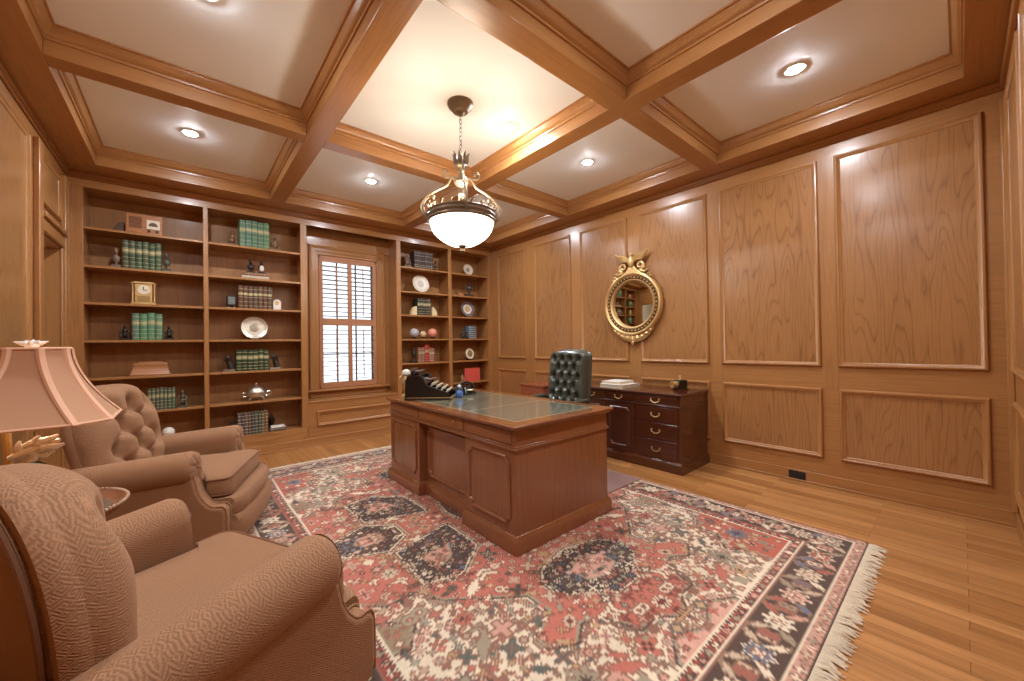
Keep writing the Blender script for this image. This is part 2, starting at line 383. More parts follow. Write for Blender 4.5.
# sash behind the shutters and the pane
sash = MB(); ya, yb = YE+.02, YE+.05
sash.box(WX0, WX0+.04, ya, yb, WZ0, WZ1).box(WX1-.04, WX1, ya, yb, WZ0, WZ1).box(WX0, WX1, ya, yb, WZ0, WZ0+.06).box(WX0, WX1, ya, yb, WZ1-.05, WZ1).box(WX0, WX1, ya-.01, yb, 1.60, 1.65)
for xx in (1.68, 1.945): sash.box(xx-.009, xx+.009, ya+.005, yb, WZ0, WZ1)
for zz in (1.17, 2.10): sash.box(WX0, WX1, ya+.005, yb, zz-.009, zz+.009)
obj('sash', sash, plain('sash_paint', (120, 112, 108), .5), wn)
obj('pane', MB().box(WX0, WX1, ya+.012, ya+.016, WZ0, WZ1), GLASS, wn)
# wainscot under the window, flush with the bookcases
ws = struct('trim_%d' % n, MB().box(SWL-.01, SWR+.01, YB, WP, 0, .555).box(SWL-.005, SWR+.005, YB-.008, WP, .553, .572), OAKS['x'], bevel=.004); n += 1
fnW = lambda a, b, h: (a, YB-h, b)
obj('panel_moulding', moulding(MB(), 1.30, 2.32, .242, .445, fnW), OAKS['x'], ws)
struct('baseboard_back', MB().box(XL, XR, YB-.012, YB, 0, .10).box(XL, XR, YB-.022, YB-.012, 0, .018), OAKS['x'], bevel=.004)

# ---- built-in bookcases
SZ = [.64, 1.005, 1.375, 1.745, 2.105, 2.478]
BACKM = wood('bookcase_back', (174, 124, 74), (132, 88, 48), 'z', rings=4, ringmix=.3, rough=.45, coat=.05)
def bookcase(label, bays, stiles):
    t = thing('bookcase', label, 'bookcase', (0, YB, 0))
    D = YE-YB
    x0, x1 = stiles[0][0], stiles[-1][1]
    obj('back_panel', MB().box(x0, x1, D-.02, D, .25, 2.853), BACKM, t)
    obj('base', MB().box(x0, x1, 0, D-.02, 0, .25), OAK['x'], t)
    obj('head', MB().box(x0, x1, .03, D-.02, 2.853, 2.90), OAKS['x'], t)
    for (a, b) in stiles:
        obj('upright', MB().box(a, b, 0, .025, .25, 2.853).box((a+b)/2-.012 if a > XL+.05 and b < XR-.05 else a, (a+b)/2+.012 if a > XL+.05 and b < XR-.05 else b, .025, D-.02, .25, 2.853), OAKS['z'], t, bevel=.003)
    for (a, b) in bays:
        for z in SZ:
            obj('shelf', MB().box(a-.012, b+.012, .026, D-.02, z-.022, z).box(a, b, .012, .028, z-.024, z+.001), OAKS['x'], t, bevel=.003)
    return t
bookcase('tall built-in oak bookcase of two bays left of the shuttered window', [(SLF, SLR), (.207, 1.130)], [(XL, SLF), (SLR, .207), (1.130, SWL)])
bookcase('built-in oak bookcase of two bays between window and panelled right wall', [(SRL, 3.301), (3.364, 4.115)], [(SWR, SRL), (3.301, 3.364), (4.115, XR)])
tag(obj('power_outlet', MB().box(XR-.018, XR-.012, .92, 1.045, .012, .088).box(XR-.021, XR-.018, .945, .975, .03, .07).box(XR-.021, XR-.018, .99, 1.02, .03, .07), [BLACKP], bevel=.002), 'small dark power outlet in the baseboard of the right wall', 'outlet')

# ---- recessed ceiling lights
cans = [(.05, 4.33, 'back left coffer above the bookcase'), (1.63, 4.34, 'back middle coffer in front of the window'), (3.21, 4.34, 'back right coffer behind the pendant'),
        (2.15, 2.52, 'centre coffer beside the pendant'), (3.21, 2.50, 'middle right coffer near the mirror'), (.09, 2.55, 'middle left coffer above the armchairs'),
        (3.25, .72, 'front right coffer near the right wall'), (1.63, .72, 'front middle coffer'), (.05, .72, 'front left coffer above the camera corner')]
for (x, y, w) in cans:
    t = thing('recessed_light', 'lit round recessed ceiling light in the '+w, 'ceiling light', (x, y, ZC), 0, 'recessed ceiling lights')
    obj('trim_ring', MB().lathe([(.045, -.001), (.047, -.006), (.060, -.006), (.064, -.002), (.064, 0)], seg=28), WHITEP, t)
    obj('lens', MB().lathe([(.001, -.014), (.020, -.0135), (.036, -.010), (.045, -.003)], seg=28), CANLENS, t)

# ================================================================== PENDANT
pd = thing('pendant_light', 'bronze scroll-armed pendant light with glowing white bowl hanging over the desk', 'pendant light', (1.65, 2.51, 0))
obj('canopy', MB().lathe([(.005, 3.06), (.02, 3.062), (.035, 3.085), (.06, 3.09), (.075, 3.11), (.092, 3.125), (.10, 3.145), (.10, ZC)], seg=28), BRONZE, pd)
ch = MB(); zz = 3.065; k = 0
while zz > 2.76:
    pts = []
    for q in range(12):
        a = 2*PI*q/12; u = .0095*math.cos(a); w = .021*math.sin(a)
        pts.append((u if k % 2 else 0, 0 if k % 2 else u, zz-.018+w))
    ch.tube(pts, .0028, 6, closed=True); zz -= .033; k += 1
obj('chain', ch, BRONZE, pd)
obj('hub', MB().lathe([(.004, 2.74), (.014, 2.735), (.016, 2.70), (.034, 2.685), (.046, 2.67), (.048, 2.655), (.03, 2.64), (.020, 2.62), (.020, 2.60), (.036, 2.575), (.055, 2.555), (.058, 2.535), (.044, 2.515), (.022, 2.50), (.016, 2.485), (.026, 2.465), (.030, 2.44), (.018, 2.42), (.004, 2.405)], seg=20), SILVERED, pd)
cr = MB()
for q in range(8):
    a = 2*PI*q/8
    cr.tube([(r*math.cos(a), r*math.sin(a), z) for r, z in ((.03, 2.665), (.048, 2.70), (.052, 2.74), (.066, 2.765))], [.011, .015, .011, .002], 6)
obj('crown', cr, BRONZE, pd)
def spiral(cr_, cz, r0, r1, a0, a1, m=14): return [(cr_+(r0+(r1-r0)*i/(m-1))*math.cos(a0+(a1-a0)*i/(m-1)), cz+(r0+(r1-r0)*i/(m-1))*math.sin(a0+(a1-a0)*i/(m-1))) for i in range(m)]
def smooth_path(pts, m=6):
    out = []
    P = [pts[0]]+list(pts)+[pts[-1]]
    for i in range(1, len(P)-2):
        for q in range(m):
            t = q/m; out.append(tuple(.5*((2*P[i][c])+(-P[i-1][c]+P[i+1][c])*t+(2*P[i-1][c]-5*P[i][c]+4*P[i+1][c]-P[i+2][c])*t*t+(-P[i-1][c]+3*P[i][c]-3*P[i+1][c]+P[i+2][c])*t**3) for c in range(len(pts[0]))))
    out.append(tuple(pts[-1])); return out
for q in range(4):
    a = math.radians(-40+13+90*q); R = lambda pr: [(r*math.cos(a), r*math.sin(a), z) for r, z in pr]
    m = MB()
    m.tube(R(smooth_path([(.03, 2.545), (.055, 2.575), (.085, 2.555), (.115, 2.505), (.20, 2.455), (.27, 2.40), (.308, 2.33), (.296, 2.27), (.256, 2.238)])), .0085, 8)
    m.tube(R(smooth_path([(.25, 2.405), (.285, 2.36), (.288, 2.31), (.276, 2.27), (.252, 2.25)])), .0055, 6)
    m.tube(R(spiral(.115, 2.60, .038, .008, -PI*.75, PI*1.4)), .008, 6)
    m.tube(R(spiral(.235, 2.375, .030, .006, PI*.4, PI*2.4)), .005, 6)
    m.tube(R(spiral(.23, 2.315, .024, .006, -PI*.5, PI*1.5)), .005, 6)
    for rr, zq in ((.215, 2.41), (.26, 2.34), (.19, 2.31), (.245, 2.295)): m.ball((rr*math.cos(a), rr*math.sin(a), zq), (.012, .012, .015), 8, 6)
    obj('scroll_arm', m, SILVERED, pd)
for q in range(20):
    a = 2*PI*q/20; lf = MB()
    lf.tube([(r*math.cos(a+w), r*math.sin(a+w), z) for r, z, w in ((.250, 2.293, 0), (.244, 2.318, .03), (.250, 2.336, .09), (.255, 2.322, .14))], [.006, .008, .006, .002], 6)
    obj('gallery_leaf', lf, BRONZE, pd)
obj('rim', MB().lathe([(.238, 2.222), (.256, 2.216), (.266, 2.226), (.262, 2.240), (.269, 2.258), (.263, 2.276), (.268, 2.290), (.256, 2.300), (.238, 2.296)], seg=48), BRONZE, pd)
obj('bowl', MB().lathe([(.245, 2.255), (.247, 2.235), (.243, 2.20), (.230, 2.160), (.214, 2.135), (.188, 2.108), (.145, 2.076), (.10, 2.052), (.05, 2.044), (.004, 2.042)], seg=48, cap=False), BOWL, pd, smooth=80)
obj('finial', MB().lathe([(.032, 2.048), (.034, 2.04), (.024, 2.03), (.012, 2.022), (.018, 2.012), (.022, 2.0), (.016, 1.988), (.004, 1.98)], seg=16), BRONZE, pd)

# ================================================================== CAMERA, WORLD
f_px = 383.6; yaw, pit, rol = [math.radians(v) for v in (40.48, .55, -.94)]
F = Vector((math.sin(yaw)*math.cos(pit), math.cos(yaw)*math.cos(pit), math.sin(pit)))
Rt = Vector((math.cos(yaw), -math.sin(yaw), 0)); U = Rt.cross(F)
Rr = Rt*math.cos(rol)+U*math.sin(rol); Ur = -Rt*math.sin(rol)+U*math.cos(rol)
cam = bpy.data.cameras.new('camera'); cam.sensor_width = 36; cam.lens = f_px/1024*36; cam.clip_start = .02
co = bpy.data.objects.new('camera', cam); C.objects.link(co)
co.matrix_world = Matrix(((Rr.x, Ur.x, -F.x, 0), (Rr.y, Ur.y, -F.y, 0), (Rr.z, Ur.z, -F.z, 1.27), (0, 0, 0, 1)))
sc.camera = co
# the bulbs inside the open pendant bowl, which light the ceiling
bl = bpy.data.lights.new('pendant_bulbs', 'POINT'); bl.energy = 19; bl.color = (1, .96, .88); bl.shadow_soft_size = .07
bo = bpy.data.objects.new('pendant_bulbs', bl); C.objects.link(bo); bo.location = (1.65, 2.51, 2.33)
w = bpy.data.worlds.new('daylight'); sc.world = w; w.use_nodes = True
bg = w.node_tree.nodes['Background']; bg.inputs[0].default_value = (.78, .87, 1.0, 1); bg.inputs[1].default_value = 1.45
hl = bpy.data.lights.new('hall_ceiling_lamp', 'POINT'); hl.energy = 5; hl.color = (1, .9, .75); hl.shadow_soft_size = .1
ho = bpy.data.objects.new('hall_ceiling_lamp', hl); C.objects.link(ho); ho.location = (XL-.75, 6.4, 2.5)
# ================================================================== DESK
dk = thing('executive_desk', 'large brown wooden pedestal desk with green leather inset top on the red rug', 'desk', (0,0,.0145))
DX0, DX1, DYA, DYB = 1.50, 2.41, 1.745, 3.57
RC = .07                                                   # kneehole recess on the visitor side
P1, P2 = 2.285, 2.985                                      # pedestal limits
cs = MB()
cs.box(DX0, DX1, DYA, P1, .10, .62).box(DX0, DX1, P2, DYB, .10, .62).box(DX0+RC, DX0+RC+.03, P1, P2, .02, .62)
obj('pedestals', cs, MAH['z'], dk, bevel=.003)
pl = MB()
for (a, b) in ((DYA, P1), (P2, DYB)):
    pl.loft([[(DX0-e, a-e, z), (DX1+e, a-e, z), (DX1+e, b+e, z), (DX0-e, b+e, z)] for e, z in ((.022, 0), (.022, .072), (.016, .085), (.010, .092), (.008, .10), (0, .104))])
pl.loft([[(DX0+RC-e, P1, z), (DX0+RC+.03, P1, z), (DX0+RC+.03, P2, z), (DX0+RC-e, P2, z)] for e, z in ((.022, 0), (.022, .072), (.016, .085), (.008, .10), (0, .104))])
obj('plinth', pl, MAH['y'], dk, bevel=.002)
fr = MB().box(DX0, DX1, DYA, DYB, .62, .735)
for e, z0, z1 in ((.012, .612, .628), (.006, .628, .638)): fr.box(DX0-e, DX1+e, DYA-e, DYB+e, z0, z1)
obj('frieze', fr, MAH['y'], dk, bevel=.003)
tp = MB()
PR = [(-.016, .735), (-.022, .742), (-.022, .748), (-.034, .752), (-.038, .758), (-.038, .764), (-.032, .770), (0, .770), (.055, .770)]
tp.frame([(rect(DX0, DX1, DYA, DYB, d), z) for d, z in PR], lambda a, b, h: (a, b, h))
obj('desktop', tp, wood('desktop_border', (142, 88, 52), (100, 56, 30), 'y', rings=4, ringmix=.35, rough=.12, coat=.8), dk)
ins = MB().box(DX0+.055, DX1-.055, DYA+.055, DYB-.055, .755, .7695)
for d in (.07, .076): ins.frame([(rect(DX0, DX1, DYA, DYB, d), .7697), (rect(DX0, DX1, DYA, DYB, d+.003), .7697)], lambda a, b, h: (a, b, h), 1)
ins.box(DX0+.06, DX1-.06, 2.36, 2.364, .76, .7698, 1).box(DX0+.06, DX1-.06, 2.95, 2.954, .76, .7698, 1)
obj('leather_inset', ins, [DESKLEATHER, GOLD], dk)
def notched(a0, a1, b0, b1, d, nz=.035):
    a0 += d; a1 -= d; b0 += d; b1 -= d
    out = []
    for (cx, cy, sx, sy) in ((a0, b0, 1, 1), (a1, b0, -1, 1), (a1, b1, -1, -1), (a0, b1, 1, -1)):
        pts = [(cx+sx*nz*math.cos(t)*1.0, cy+sy*nz*math.sin(t)) for t in [PI/2*i/5 for i in range(6)]]
        # concave corner: arc bulging inwards
        if sx*sy < 0: pts = pts[::1]
        pts = pts[::-1] if sx*sy > 0 else pts
        out += pts
    return out
NM = [(0, 0), (.001, .008), (.006, .013), (.013, .012), (.018, .005), (.020, .0)]
for (a, b, xf) in ((DYA+.045, P1-.045, DX0), (P1+.03, P2-.03, DX0+RC), (P2+.045, DYB-.045, DX0)):
    obj('panel_moulding', MB().frame([(notched(a, b, .155, .575, d), h) for d, h in NM], lambda p, q, h, xf=xf: (xf-h, p, q)), MAH['z'], dk)
obj('drawer_front', MB().box(DX0-.006, DX0, DYA+.03, P1-.01, .648, .728), MAH['y'], dk, bevel=.003)
obj('drawer_front', MB().box(DX0-.006, DX0, P1+.02, P2-.02, .648, .728), MAH['y'], dk, bevel=.003)
obj('drawer_front', MB().box(DX0-.006, DX0, P2+.01, DYB-.03, .648, .728), MAH['y'], dk, bevel=.003)
kb = MB()
kb.lathe([(.004, 0), (.004, -.010), (.009, -.016), (.008, -.022), (.001, -.024)], (DX0-.006, 2.40, .705), 12, axis='x')
obj('lock_knob', kb, BRASS, dk)
for k in range(3):                                          # drawers on the sitter's side
    for (a, b) in ((DYA+.03, P1-.03), (P2+.03, DYB-.03)):
        obj('drawer', MB().box(DX1, DX1+.008, a, b, .125+k*.16, .27+k*.16), MAH['y'], dk, bevel=.003)

# ================================================================== CREDENZA
cz = thing('credenza', 'dark mahogany credenza with drawers against the panelled wall behind desk chair', 'credenza', (3.58, 1.75, 0))
L = 1.70; Wd = .585
obj('carcass', MB().box(0, Wd, 0, L, .10, .735), DMAH['z'], cz, bevel=.003)
obj('plinth', MB().loft([[(-e, -e, z), (Wd, -e, z), (Wd, L+e, z), (-e, L+e, z)] for e, z in ((.02, 0), (.02, .08), (.012, .09), (.008, .10), (0, .106))]), DMAH['y'], cz)
obj('top', MB().loft([[(-e, -e, z), (Wd+.008, -e, z), (Wd+.008, L+e, z), (-e, L+e, z)] for e, z in ((.008, .735), (.016, .74), (.022, .746), (.022, .757), (.016, .765))]), DMAH['y'], cz)
obj('frieze_moulding', MB().box(-.012, Wd, -.012, L+.012, .628, .640).box(-.006, Wd, -.006, L+.006, .640, .648), DMAH['y'], cz, bevel=.003)
def bail(parent, y, z):
    m = MB()
    for s in (-1, 1): m.lathe([(.004, 0), (.012, -.001), (.013, -.004), (.006, -.007), (.005, -.016), (.009, -.019), (.008, -.024), (.001, -.026)], (0, y+s*.042, z), 14, axis='x')
    pts = smooth_path([(-.019, y-.042, z), (-.022, y-.044, z-.016), (-.025, y-.026, z-.026), (-.027, y-.012, z-.033), (-.027, y+.012, z-.033), (-.025, y+.026, z-.026), (-.022, y+.044, z-.016), (-.019, y+.042, z)], 4)
    m.tube(pts, .005, 6)
    obj('handle', m, BRASS, parent)
sec = [(.02, .47), (.49, .85), (.85, 1.21), (1.23, 1.68)]
for i, (a, b) in enumerate(sec):
    d = obj('drawer', MB().box(-.010, 0, a+.006, b-.006, .655, .728), DMAH['y'], cz, bevel=.003); bail(d, (a+b)/2, .70)
    if i in (0, 3):
        for z0, z1 in ((.475, .618), (.305, .462), (.118, .292)):
            d = obj('drawer', MB().box(-.010, 0, a+.012, b-.012, z0, z1), DMAH['y'], cz, bevel=.003); bail(d, (a+b)/2, (z0+z1)/2+.012)
    else:
        d = obj('door', MB().box(-.010, 0, a+.008, b-.008, .118, .618), DMAH['z'], cz, bevel=.003)
        obj('door_moulding', MB().frame([(notched(a+.05, b-.05, .16, .58, q, .025), h+.010) for q, h in NM], lambda p, q, h: (-h, p, q)), DMAH['z'], d)
# reddish cabinet beyond the credenza
cb = thing('file_cabinet', 'small reddish wooden cabinet past the far end of the dark credenza', 'cabinet', (3.70, 3.70, 0))
obj('carcass', MB().box(0, .46, 0, .46, .04, .69), REDW, cb, bevel=.004)
obj('top', MB().box(-.012, .46, -.012, .472, .672, .70), REDW, cb, bevel=.004)
obj('base', MB().box(-.006, .46, -.006, .466, 0, .05), REDW, cb, bevel=.004)
for z0, z1 in ((.36, .66), (.07, .34)):
    d = obj('drawer', MB().box(-.012, 0, .02, .44, z0, z1), REDW, cb, bevel=.003); 

# ================================================================== pillow-shaped backs
def pillow(w, h, depth, tufts, wr_=.0, ndim=.05, dsig=.035, fold=.018, fw=.022, top_r=.5, nx=72, ny=80, side=.0, bot_r=.9, links=None, edge_p=4, sh_=3.2):
    """Front surface (y=lateral, z=up, x=forward) of a rounded upholstered back; returns grid[i][j] points."""
    G = []
    T = np.array(tufts) if len(tufts) else np.zeros((0, 2))
    for j in range(ny+1):
        t = .5-.5*math.cos(PI*j/ny)
        row = []
        # half width at this height: superellipse shoulder at the top, gentle narrowing to the base
        tt = max(0, (t-(1-top_r))/top_r); hw = w*(1-tt**sh_)**(1/2.3) if tt < 1 else 0
        hw *= bot_r+(1-bot_r)*min(1, t/.5)
        for i in range(nx+1):
            s = -math.cos(PI*i/nx)
            y = s*hw; z = t*h
            e = max(0, 1-abs(s)**edge_p)**(1/2.4)*max(0, 1-abs(2*t-1)**(edge_p+2))**(1/2.4)
            x = depth*e
            if len(T):
                d2 = (T[:,0]-y)**2+(T[:,1]-z)**2
                x -= ndim*float(np.exp(-d2/(2*dsig**2)).sum())*e
                if links:
                    best = 9
                    for (a, b) in links:
                        ax, ay = T[a]; bx, by = T[b]; vx, vy = bx-ax, by-ay
                        q = max(0, min(1, ((y-ax)*vx+(z-ay)*vy)/(vx*vx+vy*vy))); d = math.hypot(y-ax-q*vx, z-ay-q*vy)
                        if d < best: best = d
                    x -= fold*math.exp(-(best/fw)**2)*e
            row.append((x, y, z))
        G.append(row)
    return G
def link_tufts(T, lim):
    return [(a, b) for a in range(len(T)) for b in range(a+1, len(T)) if math.hypot(T[a][0]-T[b][0], T[a][1]-T[b][1]) < lim and abs(T[a][1]-T[b][1]) > 1e-3 and abs(T[a][0]-T[b][0]) > 1e-3]

# ================================================================== DESK CHAIR
dc = thing('desk_chair', 'dark green tufted leather desk chair behind the desk', 'chair', (3.02, 2.69, .019), PI)   # faces -x
def lean(p, x0, z0, a):
    return (x0+p[0]*math.cos(a)-p[2]*math.sin(a), p[1], z0+p[0]*math.sin(a)+p[2]*math.cos(a))
T = []
for r in range(6):
    for c in range(-3, 4):
        yy = c*.108+(.054 if r % 2 else 0)
        if abs(yy) < .20: T.append((yy, .12+r*.094))
Lk = link_tufts(T, .125)
G = pillow(.25, .68, .09, T, ndim=.055, dsig=.022, fold=.022, fw=.014, top_r=.12, links=Lk, nx=84, ny=150, bot_r=.97, edge_p=8)
ang = math.radians(6)
def backmesh(G, thick, x0, z0, a, bulge=.0):
    m = MB(); 
    m.grid([[lean(p, x0, z0, a) for p in r] for r in G])
    B = [[lean((-thick, p[1], p[2]), x0, z0, a) for p in r] for r in G]
    m.grid(B)
    # boxing between the two outlines
    nx = len(G[0])-1
    out = [G[j][0] for j in range(len(G))]+[G[-1][i] for i in range(1, nx)]+[G[j][nx] for j in range(len(G)-1, -1, -1)]+[G[0][i] for i in range(nx-1, 0, -1)]
    cy = 0; cz_ = sum(p[2] for p in out)/len(out); R = []
    for k in range(9):
        q = k/8; b = bulge*math.sin(PI*q); ring = []
        for p in out:
            d = Vector((0, p[1]-cy, (p[2]-cz_)*.8)); d = d.normalized() if d.length else d
            ring.append(lean((p[0]-(p[0]+thick)*q, p[1]+d.y*b, p[2]+d.z*b), x0, z0, a))
        R.append(ring)
    m.grid(R, closev=True)
    return m, out
m, out = backmesh(G, .05, -.02, .50, ang, .018)
dback = obj('backrest', m, LEATHER, dc, smooth=60)
for (yy, zz) in T:
    obj('tuft_button', MB().ball(lean((.09-.058, yy, zz), -.02, .50, ang), .007, 8, 6), LEATHER, dback)
def rbox(x0, x1, y0, y1, z0, z1, r=.04, crown=.02, n=10):
    """cushion-like rounded slab"""
    m = MB(); R = []
    def ring(d, z):
        pts = []
        for (cx, cy, a0) in ((x1-r, y1-r, 0), (x0+r, y1-r, PI/2), (x0+r, y0+r, PI), (x1-r, y0+r, 1.5*PI)):
            for k in range(7):
                a = a0+PI/2*k/6; pts.append((cx+(r-d)*math.cos(a), cy+(r-d)*math.sin(a), z))
        return pts
    e = min(r, (z1-z0)/2)*.9
    for k in range(n+1):
        a = -PI/2+PI*k/n; R.append(ring(e*(1-math.cos(a)), (z0+z1)/2+((z1-z0)/2)*math.sin(a)))
    cx, cy = (x0+x1)/2, (y0+y1)/2
    top = R[-1]
    for k in range(1, 6):
        q = 1-k/5.0; R.append([(cx+(p[0]-cx)*max(q, .01), cy+(p[1]-cy)*max(q, .01), p[2]+crown*(1-q*q)) for p in top])
    m.loft(R); return m
obj('seat', rbox(-.05, .45, -.25, .25, .42, .53, .06), LEATHER, dc, smooth=60)
for s in (-1, 1):
    obj('armrest', MB().tube(smooth_path([(-.02, s*.27, .50), (.0, s*.285, .66), (.06, s*.29, .685), (.30, s*.29, .67), (.33, s*.285, .63), (.30, s*.27, .48)]), .022, 10), LEATHER, dc)
obj('column', MB().lathe([(.03, .06), (.03, .30), (.05, .31), (.05, .42)], (.2, 0, 0), 20), BLACKP, dc)
for q in range(5):
    a = 2*PI*q/5+.3
    lg = obj('leg', MB().tube([(.2+.03*math.cos(a), .03*math.sin(a), .11), (.2+.18*math.cos(a), .18*math.sin(a), .09), (.2+.29*math.cos(a), .29*math.sin(a), .065)], [.025, .02, .016], 10), DMAH['x'], dc)
    obj('castor', MB().lathe([(.002, -.012), (.026, -.012), (.028, 0), (.026, .012), (.002, .012)], (.2+.29*math.cos(a), .29*math.sin(a), .028), 16, axis='y'), BLACKP, lg)
ma = obj('chair_mat', MB().box(2.46, 3.18, 1.93, 3.35, .0, .004), MATM); tag(ma, 'purplish flat mat on the floor under the desk chair', 'floor mat')
ma.location.z = .0145

# ================================================================== MIRROR
MY, MZ = 2.595, 1.735
mr = thing('convex_mirror', 'round gilt-framed convex mirror with eagle crest on the panelled wall', 'mirror', (XR-.026, MY, MZ), PI)    # local +x into the room
prof = [(.275, .0), (.275, .03), (.285, .045), (.296, .05), (.303, .04), (.306, .032), (.345, .04), (.352, .052), (.366, .062), (.380, .056), (.386, .04), (.386, 0)]
fm = MB(); N = 72
fm.grid([[(h, r*math.cos(2*PI*k/N), r*math.sin(2*PI*k/N)) for k in range(N)] for r, h in prof], closev=True)
obj('frame', fm, GOLD, mr)
inn = MB().grid([[(h, r*math.cos(2*PI*k/N), r*math.sin(2*PI*k/N)) for k in range(N)] for r, h in ((.304, .034), (.312, .040), (.338, .042), (.346, .040))], closev=True)
obj('inner_slip', inn, plain('dark_gilt', (96, 66, 36), .4, .3), mr)
bd = MB()
for k in range(44):
    a = 2*PI*k/44; bd.ball((.045, .325*math.cos(a), .325*math.sin(a)), .0095, 8, 6)
b_ = obj('bead_ring', bd, GOLD, mr)
gl = MB(); R = []
for k in range(13):
    r = .29*(k/12)+.002; R.append([(.006+.030*math.cos(math.asin(min(1, r/.60)))*2-.02-.03, r*math.cos(2*PI*q/N), r*math.sin(2*PI*q/N)) for q in range(N)])
gl.grid(R, closev=True); obj('mirror_glass', gl, MIRROR, mr, smooth=180)
# crest: rocky plinth, scrolls and spread eagle
cst = MB()
cst.loft([[(.005+.035*q[0], q[1], q[2]) for q in ((0, -w_, z), (1, -w_*.9, z), (1, w_*.9, z), (0, w_, z))] for w_, z in ((.20, .33), (.15, .37), (.09, .40), (.06, .43), (.045, .46))])
obj('crest_plinth', cst, GOLD, mr, bevel=.008)
for s in (-1, 1):
    m = MB(); pts = [(.028, s*(a_), b_) for a_, b_ in spiral(.115, .455, .055, .012, -PI*.5, PI*1.9, 26)]
    m.tube([(.028, s*.19, .375), (.028, s*.15, .385)]+pts, [.012]*2+[.020-.0004*i for i in range(26)], 8)
    for (ya, za) in ((.17, .42), (.205, .39), (.23, .345), (.25, .32)): m.tube([(.025, s*(ya-.03), za-.02), (.035, s*ya, za), (.03, s*(ya+.03), za+.005)], [.01, .014, .003], 6)
    obj('scroll', m, GOLD, mr)
eg = MB()
eg.lathe([(.004, .44), (.03, .455), (.042, .49), (.04, .53), (.028, .56), (.02, .58)], (.035, 0, 0), 14)
eg.ball((.045, .012, .600), (.024, .026, .022), 12, 8); eg.tube([(.05, .03, .603), (.055, .05, .60), (.055, .058, .59)], [.010, .007, .002], 6)
obj('eagle', eg, GOLD, mr)
for s in (-1, 1):
    m = MB()
    for k in range(7):
        q = k/6; m.tube(smooth_path([(.035, s*.03, .545-.03*q), (.05, s*(.09), .585-.055*q), (.045, s*(.16-.02*q), .600-.07*q), (.035, s*(.235-.10*q), .635-.125*q)], 5), [.012, .015]+[.013]*12+[.009, .003], 6)
    obj('eagle_wing', m, GOLD, mr)
ap = MB()
R = []
for k in range(25):
    a = -PI/2+(k-12)/12*.80; wv = .078*math.cos((k-12)/12*PI/2)**.8+.002
    R.append([(h_, r_*math.cos(a), r_*math.sin(a)) for h_, r_ in ((.004, .375), (.030, .378), (.042, .385+wv*.35), (.036, .385+wv*.75), (.026, .385+wv), (.004, .385+wv))])
ap.loft(R)
for k in range(9):
    a = -PI/2+(k-4)*.16; ap.tube([(.02, .375*math.cos(a), .375*math.sin(a)), (.035, (.43-.006*abs(k-4))*math.cos(a), (.43-.006*abs(k-4))*math.sin(a)), (.025, (.465-.012*abs(k-4))*math.cos(a), (.465-.012*abs(k-4))*math.sin(a))], [.022, .022, .008], 8)
ap.ball((.03, 0, -.47), (.018, .02, .03), 10, 8)
obj('acanthus_drop', ap, GOLD, mr)

# ================================================================== ARMCHAIRS
def T_poly(u0, u1, w0, w1, ut, r=.05, n=6):
    """T-shaped cushion outline, rounded"""
    P = [(u0, -w0), (ut, -w0), (ut, -w1), (u1, -w1), (u1, w1), (ut, w1), (ut, w0), (u0, w0)]
    out = []
    for i, p in enumerate(P):
        a = Vector(P[i-1]); b = Vector(p); c = Vector(P[(i+1) % len(P)])
        d1 = (a-b).normalized(); d2 = (c-b).normalized(); rr = min(r, (a-b).length*.45, (c-b).length*.45)
        for k in range(n+1):
            q = k/n; s = b+d1*rr; e = b+d2*rr
            out.append(tuple((1-q)**2*s+2*q*(1-q)*b+q*q*e))
    return out
def shrink(poly, d):
    n = len(poly); out = []
    for i in range(n):
        a = Vector(poly[i-1]); b = Vector(poly[i]); c = Vector(poly[(i+1) % n]); t = (c-a)
        t = t.normalized() if t.length > 1e-9 else Vector((1, 0)); nn = Vector((-t.y, t.x)); out.append(tuple(b+nn*d))
    return out
